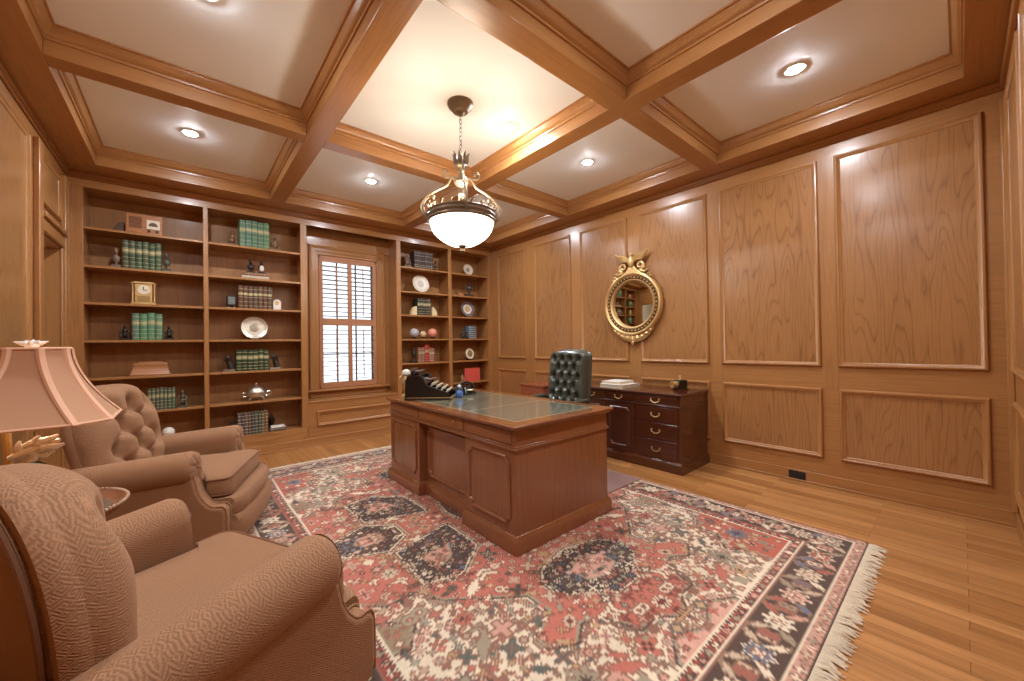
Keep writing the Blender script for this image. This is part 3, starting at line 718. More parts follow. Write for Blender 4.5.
def make_armchair(label, loc, rz, x0, tip, z0):
    t = thing('armchair', label, 'armchair', loc, rz, 'tufted brown armchairs')
    # seat platform / body
    obj('body', rbox(-.66, .06, -.40, .40, .05, .328, .05, .0), FABRIC, t, smooth=50)
    # arms: rolled profile swept forwards, flaring slightly
    for s in (-1, 1):
        R = []
        us = [-.68, -.6, -.5, -.4, -.3, -.2, -.12, -.06, -.025, -.006, .004]
        for u in us:
            q = (u+.51)/.51; zr = .603+.04*q-.097; g = 1.0 if u < -.03 else 1-.16*((u+.03)/.034)**2
            prof = [(.325, .30), (.325, .40), (.322, zr-.06)]
            for k in range(17):
                a = PI*1.0-(PI*1.32)*k/16; prof.append((.416+.102*g*math.cos(a), zr+.097*g*math.sin(a)))
            prof += [(.470, zr-.10), (.468, zr-.16), (.470, .30)]
            R.append([(u, s*l, z) for l, z in prof])
        m = MB().loft(R)
        obj('arm', m, FABRIC, t, smooth=45)
        # pleated scroll front with its button
        m = MB(); zr = .643-.097
        R = []
        for k in range(7):
            r = .088*(1-k/6.3); bump = .012*math.sin(min(1, k/3)*PI/2)-.010*(k == 6)
            R.append([(.004+bump+(.003*math.cos(9*2*PI*q/54) if 0 < k < 6 else 0), s*(.416+r*math.cos(2*PI*q/54)), zr+r*math.sin(2*PI*q/54)) for q in range(54)])
        m.loft(R); m.ball((.012, s*.416, zr), .011, 8, 6)
        obj('arm_scroll_front', m, FABRIC, t, smooth=60)
        # side panel sweeping forward at the foot, and the outer side below the roll
        out = [(-.66, .06), (.160, .06), (.175, .12), (.172, .27), (.160, .295), (.140, .302), (.115, .302), (.09, .315), (.06, .35), (.035, .40), (.02, .47), (.0, .54), (-.03, .57), (-.66, .53)]
        sp = obj('side_panel', MB().prism(out, .385, .482, lambda a, b, h, s=s: (a, s*h, b)), FABRIC, t, bevel=.018, seg=4, smooth=50)
        wl_ = smooth_path([(.177, .08), (.178, .20), (.175, .27), (.161, .299), (.140, .306), (.115, .306), (.09, .319), (.06, .354), (.036, .404), (.02, .475), (.004, .535)], 5)
        m = MB()
        for h in (.398, .470): m.tube([(a-.001, s*h, b-.001) for a, b in wl_], .0055, 8)
        obj('welt', m, FABRIC, sp)
    # seat cushion (T-shaped) with welts
    P = T_poly(-.46, .165, .315, .365, .03, .06)
    R = [shrink(P, d) for d in ()]
    rings = []
    for d, z in ((.05, .325), (.02, .328), (.004, .338), (0, .355), (0, .415), (.004, .432)): rings.append([(x, y, z+.012*max(0, (x+.1))*(1 if z > .45 else 0)) for x, y in shrink(P, min(d, .028))])
    last = rings[-1]
    for k in range(1, 13):
        q = 1-(k/12)**1.3*.995
        rings.append([(-.13+(x+.13)*q, y*q, z0_+.040*(1-q**5)**.6) for x, y, z0_ in last])
    cu = obj('seat_cushion', MB().loft(rings), FABRIC, t, smooth=60)
    m = MB(); m.tube([(x, y, .435+.012*max(0, x+.1)) for x, y in shrink(P, .002)], .006, 6, closed=True); m.tube([(x, y, .338) for x, y in shrink(P, .002)], .006, 6, closed=True)
    obj('welt', m, WELT, cu)
    # footrest: two rounded layers across the front
    def layer(u1, z0, z1, wid, bul):
        R = []
        for k in range(13):
            q = k/12; z = z0+(z1-z0)*q; b = bul*math.sin(PI*q)**.6
            R.append([(.02, -wid, z), (u1+b-.03, -wid, z), (u1+b, -wid+.05, z)]+[(u1+b+.022*math.cos(PI/2*w_), w_*(wid-.05), z) for w_ in (-.7, -.35, 0, .35, .7)]+[(u1+b, wid-.05, z), (u1+b-.03, wid, z), (.02, wid, z)])
        return MB().loft(R)
    obj('footrest', layer(.200, .200, .322, .380, .028), FABRIC, t, smooth=60)
    obj('footrest', layer(.222, .045, .21, .384, .026), FABRIC, t, smooth=60)
    # tufted back
    T = []
    for (zt, ys) in ((.48, (-.20, 0, .20)), (.355, (-.115, .115)), (.22, (-.21, 0, .21)), (.09, (-.125, .125))):
        for y in ys: T.append((y, zt))
    Lk = link_tufts(T, .24)
    G = pillow(.375, .63, .15, T, ndim=.085, dsig=.042, fold=.038, fw=.026, top_r=.55, links=Lk, nx=80, ny=84, bot_r=.94, edge_p=2.4, sh_=2.6)
    m, out = backmesh(G, .05, x0, z0, tip, .006)
    bk = obj('backrest', m, FABRIC, t, smooth=70)
    for (y, z) in T: obj('tuft_button', MB().ball(lean((.058, y, z), x0, z0, tip), .012, 8, 6), FABRIC, bk)
    # flat outside back with its welt
    o2 = [(p[1]*.90, .02+p[2]*.93) for p in out]
    m = MB(); m.loft([[lean((-.05-h, y*k, .35+(z-.35)*k), x0, z0, tip) for y, z in o2] for h, k in ((0, 1), (.012, 1), (.018, .97), (.020, .5), (.020, .02))])
    m.v = [(p[0], p[1], p[2]) for p in m.v]
    ob = obj('outside_back', m, FABRIC, t, smooth=50)
    obj('welt', MB().tube([lean((-.062, y*1.002, .35+(z-.35)*1.002), x0, z0, tip) for y, z in o2], .0065, 6, closed=True), WELT, ob)
    obj('lower_back', rbox(-.70, -.60, -.40, .40, .05, .52, .04, 0), FABRIC, t, smooth=50)
    for (u, l) in ((.15, .36), (.15, -.36), (-.62, .36), (-.62, -.36)):
        obj('foot', MB().lathe([(.026, 0), (.028, .02), (.035, .06)], (u, l, 0), 14), DMAH['z'], t)
    return t
make_armchair('tufted brown armchair farther from the camera, facing the desk beside the bookcase', (.185, 3.41, .0145), math.radians(-20.2), -.50, math.radians(12), .415)
make_armchair('brown armchair nearest the camera, seen from behind at lower left', (.158, 1.764, .0145), math.radians(26), -.50, math.radians(5), .340)

# ================================================================== SIDE TABLE, LAMP, SCULPTURE
TX, TY, TZ = -.465, 2.44, .605
tb = thing('side_table', 'round dark wooden side table with beaded rim between the two armchairs', 'side table', (TX, TY, 0))
obj('tray_top', MB().lathe([(.01, TZ-.035), (.20, TZ-.035), (.245, TZ-.02), (.268, TZ+.012), (.262, TZ+.014), (.238, TZ-.008), (.225, TZ-.012), (.01, TZ-.012)], seg=56), TRAYW, tb)
obj('glass_inset', MB().lathe([(.003, TZ-.0115), (.214, TZ-.0115), (.216, TZ-.009), (.003, TZ-.009)], seg=56), TRAYG, tb)
m = MB()
for k in range(90):
    a = 2*PI*k/90; m.ball((.267*math.cos(a), .267*math.sin(a), TZ+.014), .0075, 7, 5)
obj('beaded_rim', m, plain('rim_beads', (206, 180, 150), .3, .3), tb)
obj('pedestal', MB().lathe([(.03, .10), (.035, .20), (.06, .25), (.045, .32), (.028, .40), (.03, .50), (.05, .56), (.12, TZ-.035)], seg=24), DMAH['z'], tb)
for q in range(3):
    a = 2*PI*q/3+.5
    obj('leg', MB().tube(smooth_path([(.02*math.cos(a), .02*math.sin(a), .16), (.10*math.cos(a), .10*math.sin(a), .13), (.17*math.cos(a), .17*math.sin(a), .05), (.22*math.cos(a), .22*math.sin(a), .018)]), .018, 8), DMAH['z'], tb)

LX, LY = -.455, 2.36
lp = thing('table_lamp', 'table lamp with large cut-corner bell shade and silver finial on side table', 'lamp', (LX, LY, 0))
def octo(H, m): return [(H, -m), (H, m), (m, H), (-m, H), (-H, m), (-H, -m), (-m, -H), (m, -H)]
R = []; ribs = [[] for _ in range(8)]
for k in range(15):
    q = k/14; c = (1-q)**1.75
    H = .096+(.229-.096)*c; mm = .040+(.145-.040)*c; z = .998+(1.283-.998)*q
    o = octo(H, mm); R.append([(x, y, z) for x, y in o])
    for i, (x, y) in enumerate(o): ribs[i].append((x*1.004, y*1.004, z))
# subdivide ring edges so the panels can bow in slightly
m = MB(); m.grid(R, closev=True); m.grid([[(x*.985, y*.985, z) for x, y, z in r] for r in R], closev=True)
sh = obj('lamp_shade', m, SHADE, lp, smooth=30)
for rb in ribs:
    mb = MB(); n_ = len(rb); dirr = Vector((rb[0][0], rb[0][1], 0)).normalized(); tan = Vector((-dirr.y, dirr.x, 0)); RR = []
    for p in rb:
        p = Vector(p); ww = .013
        RR.append([tuple(p+tan*ww-dirr*.004), tuple(p+tan*ww*.6+dirr*.006), tuple(p-tan*ww*.6+dirr*.006), tuple(p-tan*ww-dirr*.004)])
    mb.loft(RR); obj('ribbon', mb, SHADEB, sh)
for rr, nm in ((R[0], 'lower_band'), (R[-1], 'upper_band')):
    obj(nm, MB().tube([(x*1.002, y*1.002, z) for x, y, z in rr], .006, 6, closed=True), SHADEB, sh)
obj('added_bulb', MB().lathe([(.012, 1.175), (.014, 1.16), (.028, 1.13), (.030, 1.115), (.022, 1.095), (.004, 1.086)], (.0, .0, 0), 20), emit('added_bulb_glow', (255, 236, 205), 34), lp)  # glowing bulb added under the shade to brighten the sculpture below
obj('stem', MB().tube(smooth_path([(-.055, .02, TZ-.006), (-.060, .02, .80), (-.062, .0, 1.0), (-.055, 0, 1.12), (-.01, 0, 1.19), (0, 0, 1.295)]), .012, 10), plain('lamp_brass', (232, 196, 130), .3, .35), lp)
obj('lamp_base', MB().lathe([(.075, TZ-.0078), (.075, TZ+.004), (.05, TZ+.015), (.02, TZ+.03), (.012, TZ+.06)], (-.055, .02, 0), 24), BRASS, lp)
obj('spider', MB().tube([(-.098, 0, 1.280), (.098, 0, 1.280)], .003, 6).tube([(0, -.098, 1.280), (0, .098, 1.280)], .003, 6), BRASS, lp)
m = MB()
m.lathe([(.006, 1.283), (.018, 1.288), (.022, 1.297), (.012, 1.305), (.006, 1.308)], seg=14)
for (dx, dy, dz, r) in ((-.045, .0, .020, .010), (.042, .01, .022, .010), (-.02, .02, .026, .012), (.022, -.01, .024, .012), (0, -.03, .020, .010), (.005, .0, .030, .012)):
    m.tube([(0, 0, 1.295), (dx*.5, dy*.5, 1.295+dz*.45), (dx, dy, 1.290+dz)], [r, r*.9, .002], 7)
obj('finial', m, PEWTER, lp)

sp = thing('table_sculpture', 'small silver branching sculpture on black stone block on side table', 'sculpture', (-.432, 2.255, TZ-.0078), math.radians(12))
obj('stone_block', MB().box(-.048, .048, -.045, .045, 0, .205), BLACK, sp, bevel=.004)
obj('bevelled_cap', MB().loft([[(-w, -w, z), (w, -w, z), (w, w, z), (-w, w, z)] for w, z in ((.048, .205), (.052, .209), (.052, .217), (.046, .221))]), glossy('cap_edge', (150, 160, 148), .15), sp)
obj('dome', MB().lathe([(.034, .221), (.036, .235), (.030, .252), (.016, .262), (.003, .266)], seg=20), BLACK, sp)
m = MB()
for pts, r in ((((-.06, 0, .287), (-.01, .01, .302), (.03, .0, .318), (.065, -.01, .336)), (.006, .013, .012, .004)),
               (((-.035, .02, .318), (.0, .01, .330), (.04, 0, .338), (.06, .01, .352)), (.003, .011, .010, .003)),
               (((-.01, 0, .262), (.004, 0, .28), (-.005, .005, .30)), (.007, .008, .010)),
               (((.02, -.01, .31), (.05, -.02, .312), (.075, -.02, .318)), (.010, .009, .003)),
               (((-.03, .01, .30), (-.035, .01, .325), (-.03, .015, .345)), (.009, .007, .002)),
               (((.01, 0, .325), (.005, 0, .345), (.015, .0, .358)), (.008, .006, .002)),
               (((.035, -.01, .285), (.045, -.01, .30), (.035, 0, .315)), (.004, .007, .006)),
               (((0, 0, .29), (.025, -.005, .278), (.035, -.01, .288)), (.006, .006, .005))):
    m.tube(smooth_path(pts, 4), [1.45*np.interp(i/(4*(len(pts)-1)), np.linspace(0, 1, len(r)), r) for i in range(4*(len(pts)-1)+1)], 8)
obj('silver_figure', m, PEWTER, sp)
# ================================================================== PERSIAN RUG
def build_rug():
    HX, HY = 1.45, 2.14; CX, CY = 1.75, 2.525; st = .0095
    nx, ny = int(HX/st)+1, int(HY/st)+1
    x = np.linspace(0, HX, nx); y = np.linspace(0, HY, ny)
    X, Y = np.meshgrid(x, y, indexing='ij')
    col = np.zeros((nx, ny, 3))
    def L(r, g, b): return np.array(lin((r, g, b))[:3])
    RED, IVO, DRK, OLV, ROSE, BLU, GLD, TAN, BRN = L(190, 112, 95), L(226, 210, 182), L(88, 68, 58), L(160, 148, 124), L(206, 158, 138), L(112, 116, 130), L(190, 156, 114), L(200, 180, 152), L(146, 104, 86)
    def sdist(poly):
        d = np.full(X.shape, 9.); ins = np.zeros(X.shape, bool); n = len(poly)
        for i in range(n):
            ax, ay = poly[i]; bx, by = poly[(i+1) % n]; vx, vy = bx-ax, by-ay
            q = np.clip(((X-ax)*vx+(Y-ay)*vy)/(vx*vx+vy*vy+1e-12), 0, 1)
            if not ((ax <= 1e-6 and bx <= 1e-6) or (ay <= 1e-6 and by <= 1e-6)):
                d = np.minimum(d, np.hypot(X-ax-q*vx, Y-ay-q*vy))
            c = ((ay > Y) != (by > Y)) & (X < (bx-ax)*(Y-ay)/(by-ay+1e-12)+ax); ins ^= c
        return np.where(ins, -d, d)
    dB = np.minimum(HX-X, HY-Y)
    rg = np.random.default_rng(11)
    col[:] = IVO
    region = np.zeros(X.shape, int)                      # 0 ivory, 1 red, 2 dark, 3 rose
    def fill(poly, c, reg, lines):
        d = sdist(poly); m = d < 0; col[m] = c; region[m] = reg
        for lo, hi, cc in lines: col[(d >= lo) & (d < hi)] = cc
        return d
    LN = [(-.010, .004, DRK), (.004, .016, IVO), (-.024, -.010, OLV), (.016, .026, BRN)]
    main = [(0, 0), (1.2, 0), (1.2, .55), (1.02, .70), (.86, .70), (.80, .84), (.62, .98), (.46, 1.10), (.46, 1.24), (.60, 1.30), (.62, 1.40), (.50, 1.47), (.40, 1.40), (.30, 1.44), (.24, 1.60), (.12, 1.60), (0, 1.70)]
    fill(main, RED, 1, LN)
    fill([(.80, 1.9), (.80, 1.66), (.72, 1.58), (.88, 1.46), (.88, 1.34), (1.0, 1.28), (1.2, 1.10), (1.2, 1.9)], L(182, 96, 76), 1, LN)
    fill([(0, 1.95), (0, 1.76), (.18, 1.70), (.30, 1.78), (.30, 1.95)], ROSE, 3, LN)
    fill([(1.2, .74), (1.2, 1.0), (1.04, 1.02), (.96, .90), (1.06, .80)], L(150, 132, 104), 3, LN)
    LD = [(-.008, .006, IVO), (.006, .016, DRK), (.016, .026, TAN), (.026, .032, BRN)]
    for pg in ([(.78, .27), (.80, .66), (.60, .72), (.36, .52), (.35, .14)], [(1.06, 0), (1.03, .12), (.80, .22), (.64, .10), (.64, 0)],
               [(0, .92), (.24, .98), (.33, 1.08), (.30, 1.22), (.16, 1.30), (.10, 1.38), (0, 1.38)], [(0, 0), (.26, 0), (.22, .20), (.10, .34), (0, .42)]):
        fill(pg, DRK, 2, LD)
    for pg in ([(.70, .40), (.66, .58), (.54, .52), (.48, .38)], [(.94, 0), (.90, .07), (.78, .07), (.74, 0)], [(0, 1.04), (.14, 1.10), (.12, 1.22), (0, 1.26)], [(0, 0), (.14, 0), (.08, .2), (0, .24)]):
        fill(pg, ROSE, 3, [(-.008, .006, OLV)])
    # stepped hooks along the red boundary
    for (hx, hy) in ((.70, .92), (.54, 1.03), (.92, .70), (1.10, .62), (.45, 1.17), (.34, 1.42), (.18, 1.60)):
        for k in range(3):
            m = (np.abs(X-hx-.03*k) < .010) & (np.abs(Y-hy-.022-.008*k) < .022); col[m] = DRK if k % 2 else RED
    FB = dB - .335
    def motif(kind, cx, cy, s, ang, fc, oc, ic, lim):
        w = s*1.9
        i0, i1 = max(0, int((cx-w)/st)), min(nx, int((cx+w)/st)+2); j0, j1 = max(0, int((cy-w)/st)), min(ny, int((cy+w)/st)+2)
        if i1 <= i0 or j1 <= j0: return
        xx = X[i0:i1, j0:j1]-cx; yy = Y[i0:i1, j0:j1]-cy; ca, sa = math.cos(ang), math.sin(ang)
        u = xx*ca+yy*sa; v = -xx*sa+yy*ca; r = np.hypot(u, v); th = np.arctan2(v, u)
        if kind == 0: d = r-s*(.68+.32*np.cos(4*th))                 # four-petal rosette
        elif kind == 1: d = r-s*(.75+.22*np.cos(8*th))               # eight-petal flower
        elif kind == 2: d = np.maximum(np.abs(v)-s*.34*(1-np.abs(u)/s)-.004*np.sign(np.sin(u*420)), np.abs(u)-s)   # serrated leaf
        elif kind == 3: d = np.minimum(np.maximum(np.abs(v-.6*np.abs(u))-s*.16, np.abs(u)-s*.8), np.maximum(np.abs(v-.6*np.abs(u)+s*.5)-s*.13, np.abs(u)-s*.6))  # chevrons
        elif kind == 4: d = np.minimum(np.abs(np.hypot(u-s*.35, v)-s*.4)+9*((v < 0) & (u < s*.35))*0-s*.12, np.abs(np.hypot(u+s*.45, v)-s*.4)-s*.12)            # scroll
        elif kind == 5: d = np.maximum(np.minimum(np.abs(u), np.abs(v))-s*.22, r-s)     # cross
        else: d = np.abs(u)+np.abs(v)*1.5-s                           # lozenge
        sub = col[i0:i1, j0:j1]; ok = lim[i0:i1, j0:j1]
        sub[(d < .0075) & ok] = oc; sub[(d < 0) & ok] = fc
        if kind in (0, 1, 6): sub[(d < -s*.45) & ok] = ic
    pal = {0: ([ROSE, OLV, GLD, BRN, RED, TAN*.8, L(96, 100, 92), L(150, 150, 130)], BRN), 1: ([IVO, OLV, ROSE, TAN, L(90, 84, 74), GLD, IVO, L(120, 60, 52)], L(150, 92, 74)),
           2: ([ROSE, IVO, OLV, BLU, TAN, L(170, 110, 92)], L(60, 48, 42)), 3: ([RED, IVO, OLV, BRN, DRK], BRN)}
    for reg, cnt, smin, smax in ((0, 380, .016, .062), (1, 290, .015, .056), (2, 210, .013, .038), (3, 60, .014, .03)):
        cand = np.argwhere((region == reg) & (FB > .02))
        if not len(cand): continue
        lim = (region == reg) & (FB > .012)
        pts = []
        tries = 0
        while len(pts) < cnt and tries < cnt*12:
            tries += 1
            i, j = cand[rg.integers(len(cand))]; s = smin+(smax-smin)*rg.random()**1.6
            cx, cy = x[i], y[j]
            if any((cx-a)**2+(cy-b)**2 < ((s+c)*.82)**2 for a, b, c in pts): continue
            pts.append((cx, cy, s)); cs, oc = pal[reg]
            motif(int(rg.integers(7)), cx, cy, s, rg.choice([0, PI/4, PI/2, -PI/4, rg.random()*3]), cs[rg.integers(len(cs))], oc, cs[rg.integers(len(cs))], lim)
    # larger drawn motifs
    alw = np.ones(X.shape, bool)
    for (k, cx, cy, s, an, fc) in ((3, .50, .80, .075, 0, IVO), (3, .22, 1.30+.14, .06, PI/2, IVO), (1, .18, .72, .06, 0, IVO), (1, .90, .45, .055, 0, TAN), (2, .62, .86, .09, .7, IVO), (1, .62, 1.60, .075, 0, OLV), (0, .30, 1.66, .06, 0, RED), (2, .80, 1.2, .10, .9, OLV), (1, .98, 1.55, .07, 0, BLU), (0, .55, 1.72, .05, PI/4, GLD), (2, .45, 1.66, .09, -.6, RED), (1, .78, 1.02, .05, 0, RED), (4, .95, .85, .07, .3, OLV), (4, .12, 1.52, .05, 0, IVO)):
        motif(k, cx, cy, s, an, fc, BRN, DRK if k in (0, 1) else fc, (FB > .012) & alw)
    # borders
    along = np.where(HX-X < HY-Y, Y, X); side = (HX-X < HY-Y)
    def band(lo, hi, c): 
        m = (dB >= lo) & (dB < hi); col[m] = c; return m
    band(-1, .010, DRK)
    m = band(.010, .060, ROSE*.92)
    band(.060, .068, IVO); band(.068, .074, BRN)
    band(.074, .262, DRK); band(.262, .268, BRN); band(.268, .276, IVO)
    band(.276, .322, L(160, 76, 62)); band(.322, .328, DRK); band(.328, .335, IVO)
    sq = (np.floor(along/.012) % 2 == 0); col[(dB >= .322) & (dB < .329) & sq] = IVO
    # guard rosettes, main border palmettes
    def walk(per, off, d0, fnm, half):
        t = off
        while t < HY-d0+half: fnm(HX-d0, t, 0); t += per
        t = off
        while t < HX-d0+half: fnm(t, HY-d0, 1); t += per
    gl = lambda lo, hi: (dB > lo) & (dB < hi)
    cyc = [0]
    def g1(cx, cy, s_):
        cyc[0] += 1; motif(6 if cyc[0] % 2 else 0, cx, cy, .020, 0 if s_ else PI/2, [IVO, OLV, TAN][cyc[0] % 3], BRN, RED, gl(.012, .058))
    def g2(cx, cy, s_):
        cyc[0] += 1; motif(3 if cyc[0] % 2 else 0, cx, cy, .022, 0 if s_ else PI/2, [ROSE, IVO, OLV][cyc[0] % 3], DRK, BRN, gl(.278, .32))
    walk(.052, .026, .035, g1, .03); walk(.058, .03, .299, g2, .03)
    bcol = [ROSE, TAN, L(172, 96, 80), OLV, BLU, IVO]
    def g3(cx, cy, s_):
        cyc[0] += 1; lim = gl(.078, .258)
        motif(1, cx, cy, .062, 0, bcol[cyc[0] % 6], IVO, BRN, lim)
        motif(0, cx, cy, .026, PI/4, IVO, BRN, RED, lim)
        for q, (a_, b_) in enumerate(((.085, .05), (-.085, -.05), (.085, -.055), (-.085, .055))):
            px_, py_ = (cx+a_, cy+b_) if s_ else (cx+b_, cy+a_)
            motif(2, px_, py_, .050, (.9 if a_*b_ > 0 else -.9) if s_ else (.7 if a_*b_ > 0 else -.7), bcol[(cyc[0]+q+1) % 6], L(150, 120, 96), IVO, lim)
        for q in (-.115, .115):
            px_, py_ = (cx+q, cy) if s_ else (cx, cy+q)
            motif(4, px_, py_, .038, PI/2 if s_ else 0, bcol[(cyc[0]+3) % 6], BRN, IVO, lim)
    walk(.26, .0, .168, g3, .1)
    # mirror into four quarters; slight colour bands (abrash) along the length
    full = np.concatenate([col[::-1, :], col[1:, :]], 0); full = np.concatenate([full[:, ::-1], full[:, 1:]], 1)
    NX, NY = full.shape[:2]
    ab = 1+.05*np.interp(np.arange(NY), np.linspace(0, NY, 24), rg.normal(0, 1, 24))
    full = np.clip(full*ab[None, :, None]*(1+rg.normal(0, .045, (NX, NY, 1))), 0, 1)
    gx = np.linspace(-HX, HX, NX)+CX; gy = np.linspace(-HY, HY, NY)+CY
    wob = .004*np.sin(gy*2.1)+.003*np.sin(gy*5.3+1)
    V = np.zeros((NX, NY, 3)); V[..., 0] = gx[:, None]+wob[None, :]*((gx-CX)/HX)[:, None]; V[..., 1] = gy[None, :]; V[..., 2] = .0115+rg.normal(0, .0006, (NX, NY))
    V[0, :, 2] = V[-1, :, 2] = V[:, 0, 2] = V[:, -1, 2] = .001
    idx = np.arange(NX*NY).reshape(NX, NY)
    F_ = np.stack([idx[:-1, :-1], idx[1:, :-1], idx[1:, 1:], idx[:-1, 1:]], -1).reshape(-1, 4)
    me = bpy.data.meshes.new('rug'); nv, nf = NX*NY, len(F_)
    me.vertices.add(nv); me.vertices.foreach_set('co', V.reshape(-1))
    me.loops.add(nf*4); me.loops.foreach_set('vertex_index', F_.reshape(-1).astype(np.int32))
    me.polygons.add(nf); me.polygons.foreach_set('loop_start', (np.arange(nf)*4).astype(np.int32))
    me.update(calc_edges=True)
    ca = me.color_attributes.new('weave', 'FLOAT_COLOR', 'POINT')
    ca.data.foreach_set('color', np.concatenate([full, np.ones((NX, NY, 1))], -1).reshape(-1).astype(np.float32))
    k = NT('rug_wool'); at = k.n('VertexColor'); at.layer_name = 'weave'; k.setc(at.outputs['Color'])
    k.b.inputs['Roughness'].default_value = .95; k.b.inputs['Sheen Weight'].default_value = .15
    me.materials.append(k.m)
    o = bpy.data.objects.new('persian_rug', me); C.objects.link(o)
    tag(o, 'large red and ivory patterned wool rug with dark border under the desk', 'rug')
    fm = MB()
    for yy, s in ((CY-HY, -1), (CY+HY, 1)):
        xx = CX-HX+.01
        while xx < CX+HX-.01:
            ln = rg.uniform(.05, .085); dx = rg.normal(0, .012)
            fm.tube([(xx, yy-s*.006, .006), (xx+dx*.5, yy+s*ln*.5, .009+rg.uniform(0, .006)), (xx+dx+rg.normal(0, .006), yy+s*ln, .004)], [.0048, .0045, .003], 5)
            xx += rg.uniform(.0055, .0085)
    f_ = obj('fringe', fm, FRINGE, o); f_['kind'] = 'stuff'
build_rug()
# ================================================================== BOOKS AND ORNAMENTS
ORD = ['leftmost', 'second from left', 'third from left', 'fourth from left', 'fifth from left', 'sixth from left', 'seventh from left', 'eighth from left', 'ninth from left', 'tenth from left', 'eleventh from left']
def mats(c, band, rough=.45): return [plain('binding_%d_%d_%d' % c, c, rough, var=.18, scale=60), band]
GOLDB = plain('gilt_bands', (186, 178, 132), .45, .15, .25, 150)
CREAMB = plain('cream_bands', (208, 196, 168), .6, .0, .15, 150)
def book_mesh(w, h, d, bands, plate=None):
    """upright book: x = thickness, y = depth from the spine (0) back, z = up; rounded spine"""
    cov = MB(); t = .0025
    sp = [(w*.5-w*.5*math.cos(PI*k/8), .006-.010*math.sin(PI*k/8)) for k in range(9)]
    outer = [(0, d)]+sp+[(w, d)]; inner = [(w-t, d), (w-t, .008), (t, .008), (t, d)]
    cov.prism(outer+inner, 0, h, lambda a, b, z: (a, b, z))
    for (z0, z1) in bands:
        pts = [(x, y-.0008) for x, y in sp]; cov.grid([[(x, y, z0) for x, y in pts], [(x, y-.0012, (z0+z1)/2) for x, y in pts], [(x, y, z1) for x, y in pts]], 1)
    pg = MB().box(t+.0004, w-t-.0004, .009, d-.004, .004, h-.004)
    return cov, pg
def row(x0, x1, n, z, h, c, band, what, group, y=YB+.045, d=.17, cat='book', dark=None, hv=.012, gap=.0012, leanlast=0, seed=1, stripes=(.10, .24, .40, .56, .72, .88)):
    rg = random.Random(seed); w0 = (x1-x0)/n; x = x0
    proto = None
    for i in range(n):
        w = w0-gap; hh = h*(1+rg.uniform(-hv, hv)*2)
        cc = tuple(int(v*(1+rg.uniform(-.10, .10))) for v in (c if not isinstance(c, list) else c[i % len(c)]))
        bands = [(hh*s-.0025, hh*s+.0025) for s in stripes]+([(hh*.59, hh*.69)] if band in (GOLDB,) else [])
        cov, pg = book_mesh(w, hh, d, bands)
        b = obj('book', cov, mats(cc, band), loc=(x+gap/2, y+rg.uniform(0, .006), z+.0012))
        obj('page_block', pg, PAPER, b)
        if i >= n-leanlast: b.rotation_euler.y = -.06
        tag(b, what % (ORD[i] if i < n-1 else 'rightmost'), cat, group); x += w0
Zt = {i: z for i, z in enumerate(SZ)}
GREEN, DGREEN, GREY, BROWN = (76, 104, 72), (52, 66, 46), (84, 86, 76), (98, 62, 46)
row(-.478, -.182, 6, SZ[4], .285, (70, 88, 62), GOLDB, '%s of six green gilt books on the left bay second shelf from top', 'green gilt books, left bay second shelf', seed=2)
row(-.412, -.178, 4, SZ[2], .278, (92, 128, 102), GOLDB, '%s of four bright green books on the left bay fourth shelf from top', 'bright green books, left bay', seed=3, d=.2)
row(-.300, -.080, 7, SZ[0], .225, (92, 98, 80), GOLDB, '%s of seven slim grey-green books on the left bay lowest loose shelf', 'slim grey-green books, left bay', seed=4, d=.15)
row(.500, .800, 5, SZ[5], .315, (92, 124, 96), GOLDB, '%s of five tall green books on the second bay top shelf', 'tall green books, second bay top shelf', seed=5, d=.2)
row(.480, .824, 7, SZ[3], .265, (96, 64, 50), GOLDB, '%s of seven brown books on the second bay third shelf from top', 'brown books, second bay', seed=6, stripes=(.12, .3, .5, .86), leanlast=0)
row(.455, .783, 6, SZ[1], .25, (54, 62, 40), GOLDB, '%s of six dark green gilt books above the silver tureen', 'dark green gilt books, second bay', seed=7)
row(.464, .768, 9, .25, .255, [(92, 92, 80), (70, 76, 66), (110, 102, 86), (120, 84, 60), (80, 84, 74)], CREAMB, '%s of nine grey-green books on the second bay bottom shelf', 'grey-green books, second bay bottom shelf', seed=8, d=.16)
row(2.725, 3.050, 7, SZ[5], .275, [(66, 50, 44), (80, 60, 50), (58, 46, 42)], CREAMB, '%s of seven brown-black books on the third bay top shelf', 'brown-black books, third bay top shelf', seed=9, stripes=(.1, .2, .45, .75, .9))
row(2.775, 3.005, 5, SZ[3], .268, [(52, 54, 46), (66, 62, 52), (44, 46, 42)], GOLDB, '%s of five dark books between cream bookends in the third bay', 'dark books between cream bookends', seed=10)
row(2.775, 2.885, 2, SZ[1], .235, (150, 96, 84), GOLDB, '%s of two dusty rose books on third bay shelf behind typewriter', 'dusty rose books, third bay', seed=11)
row(2.888, 2.960, 1, SZ[1], .272, (160, 46, 44), GOLDB, '%.0staller bright red book between the rose books behind the typewriter', 'red books, third bay', seed=12)
row(2.963, 3.055, 2, SZ[1], .225, (158, 104, 88), GOLDB, '%s of two paler rose books right of the tall red book', 'paler rose books, third bay', seed=13)
row(3.730, 3.885, 3, SZ[2], .225, (96, 112, 122), CREAMB, '%s of three blue-grey books on the fourth bay middle shelf', 'blue-grey books, fourth bay', seed=14)
def put(o, label, cat, group=None): return tag(o, label, cat, group)
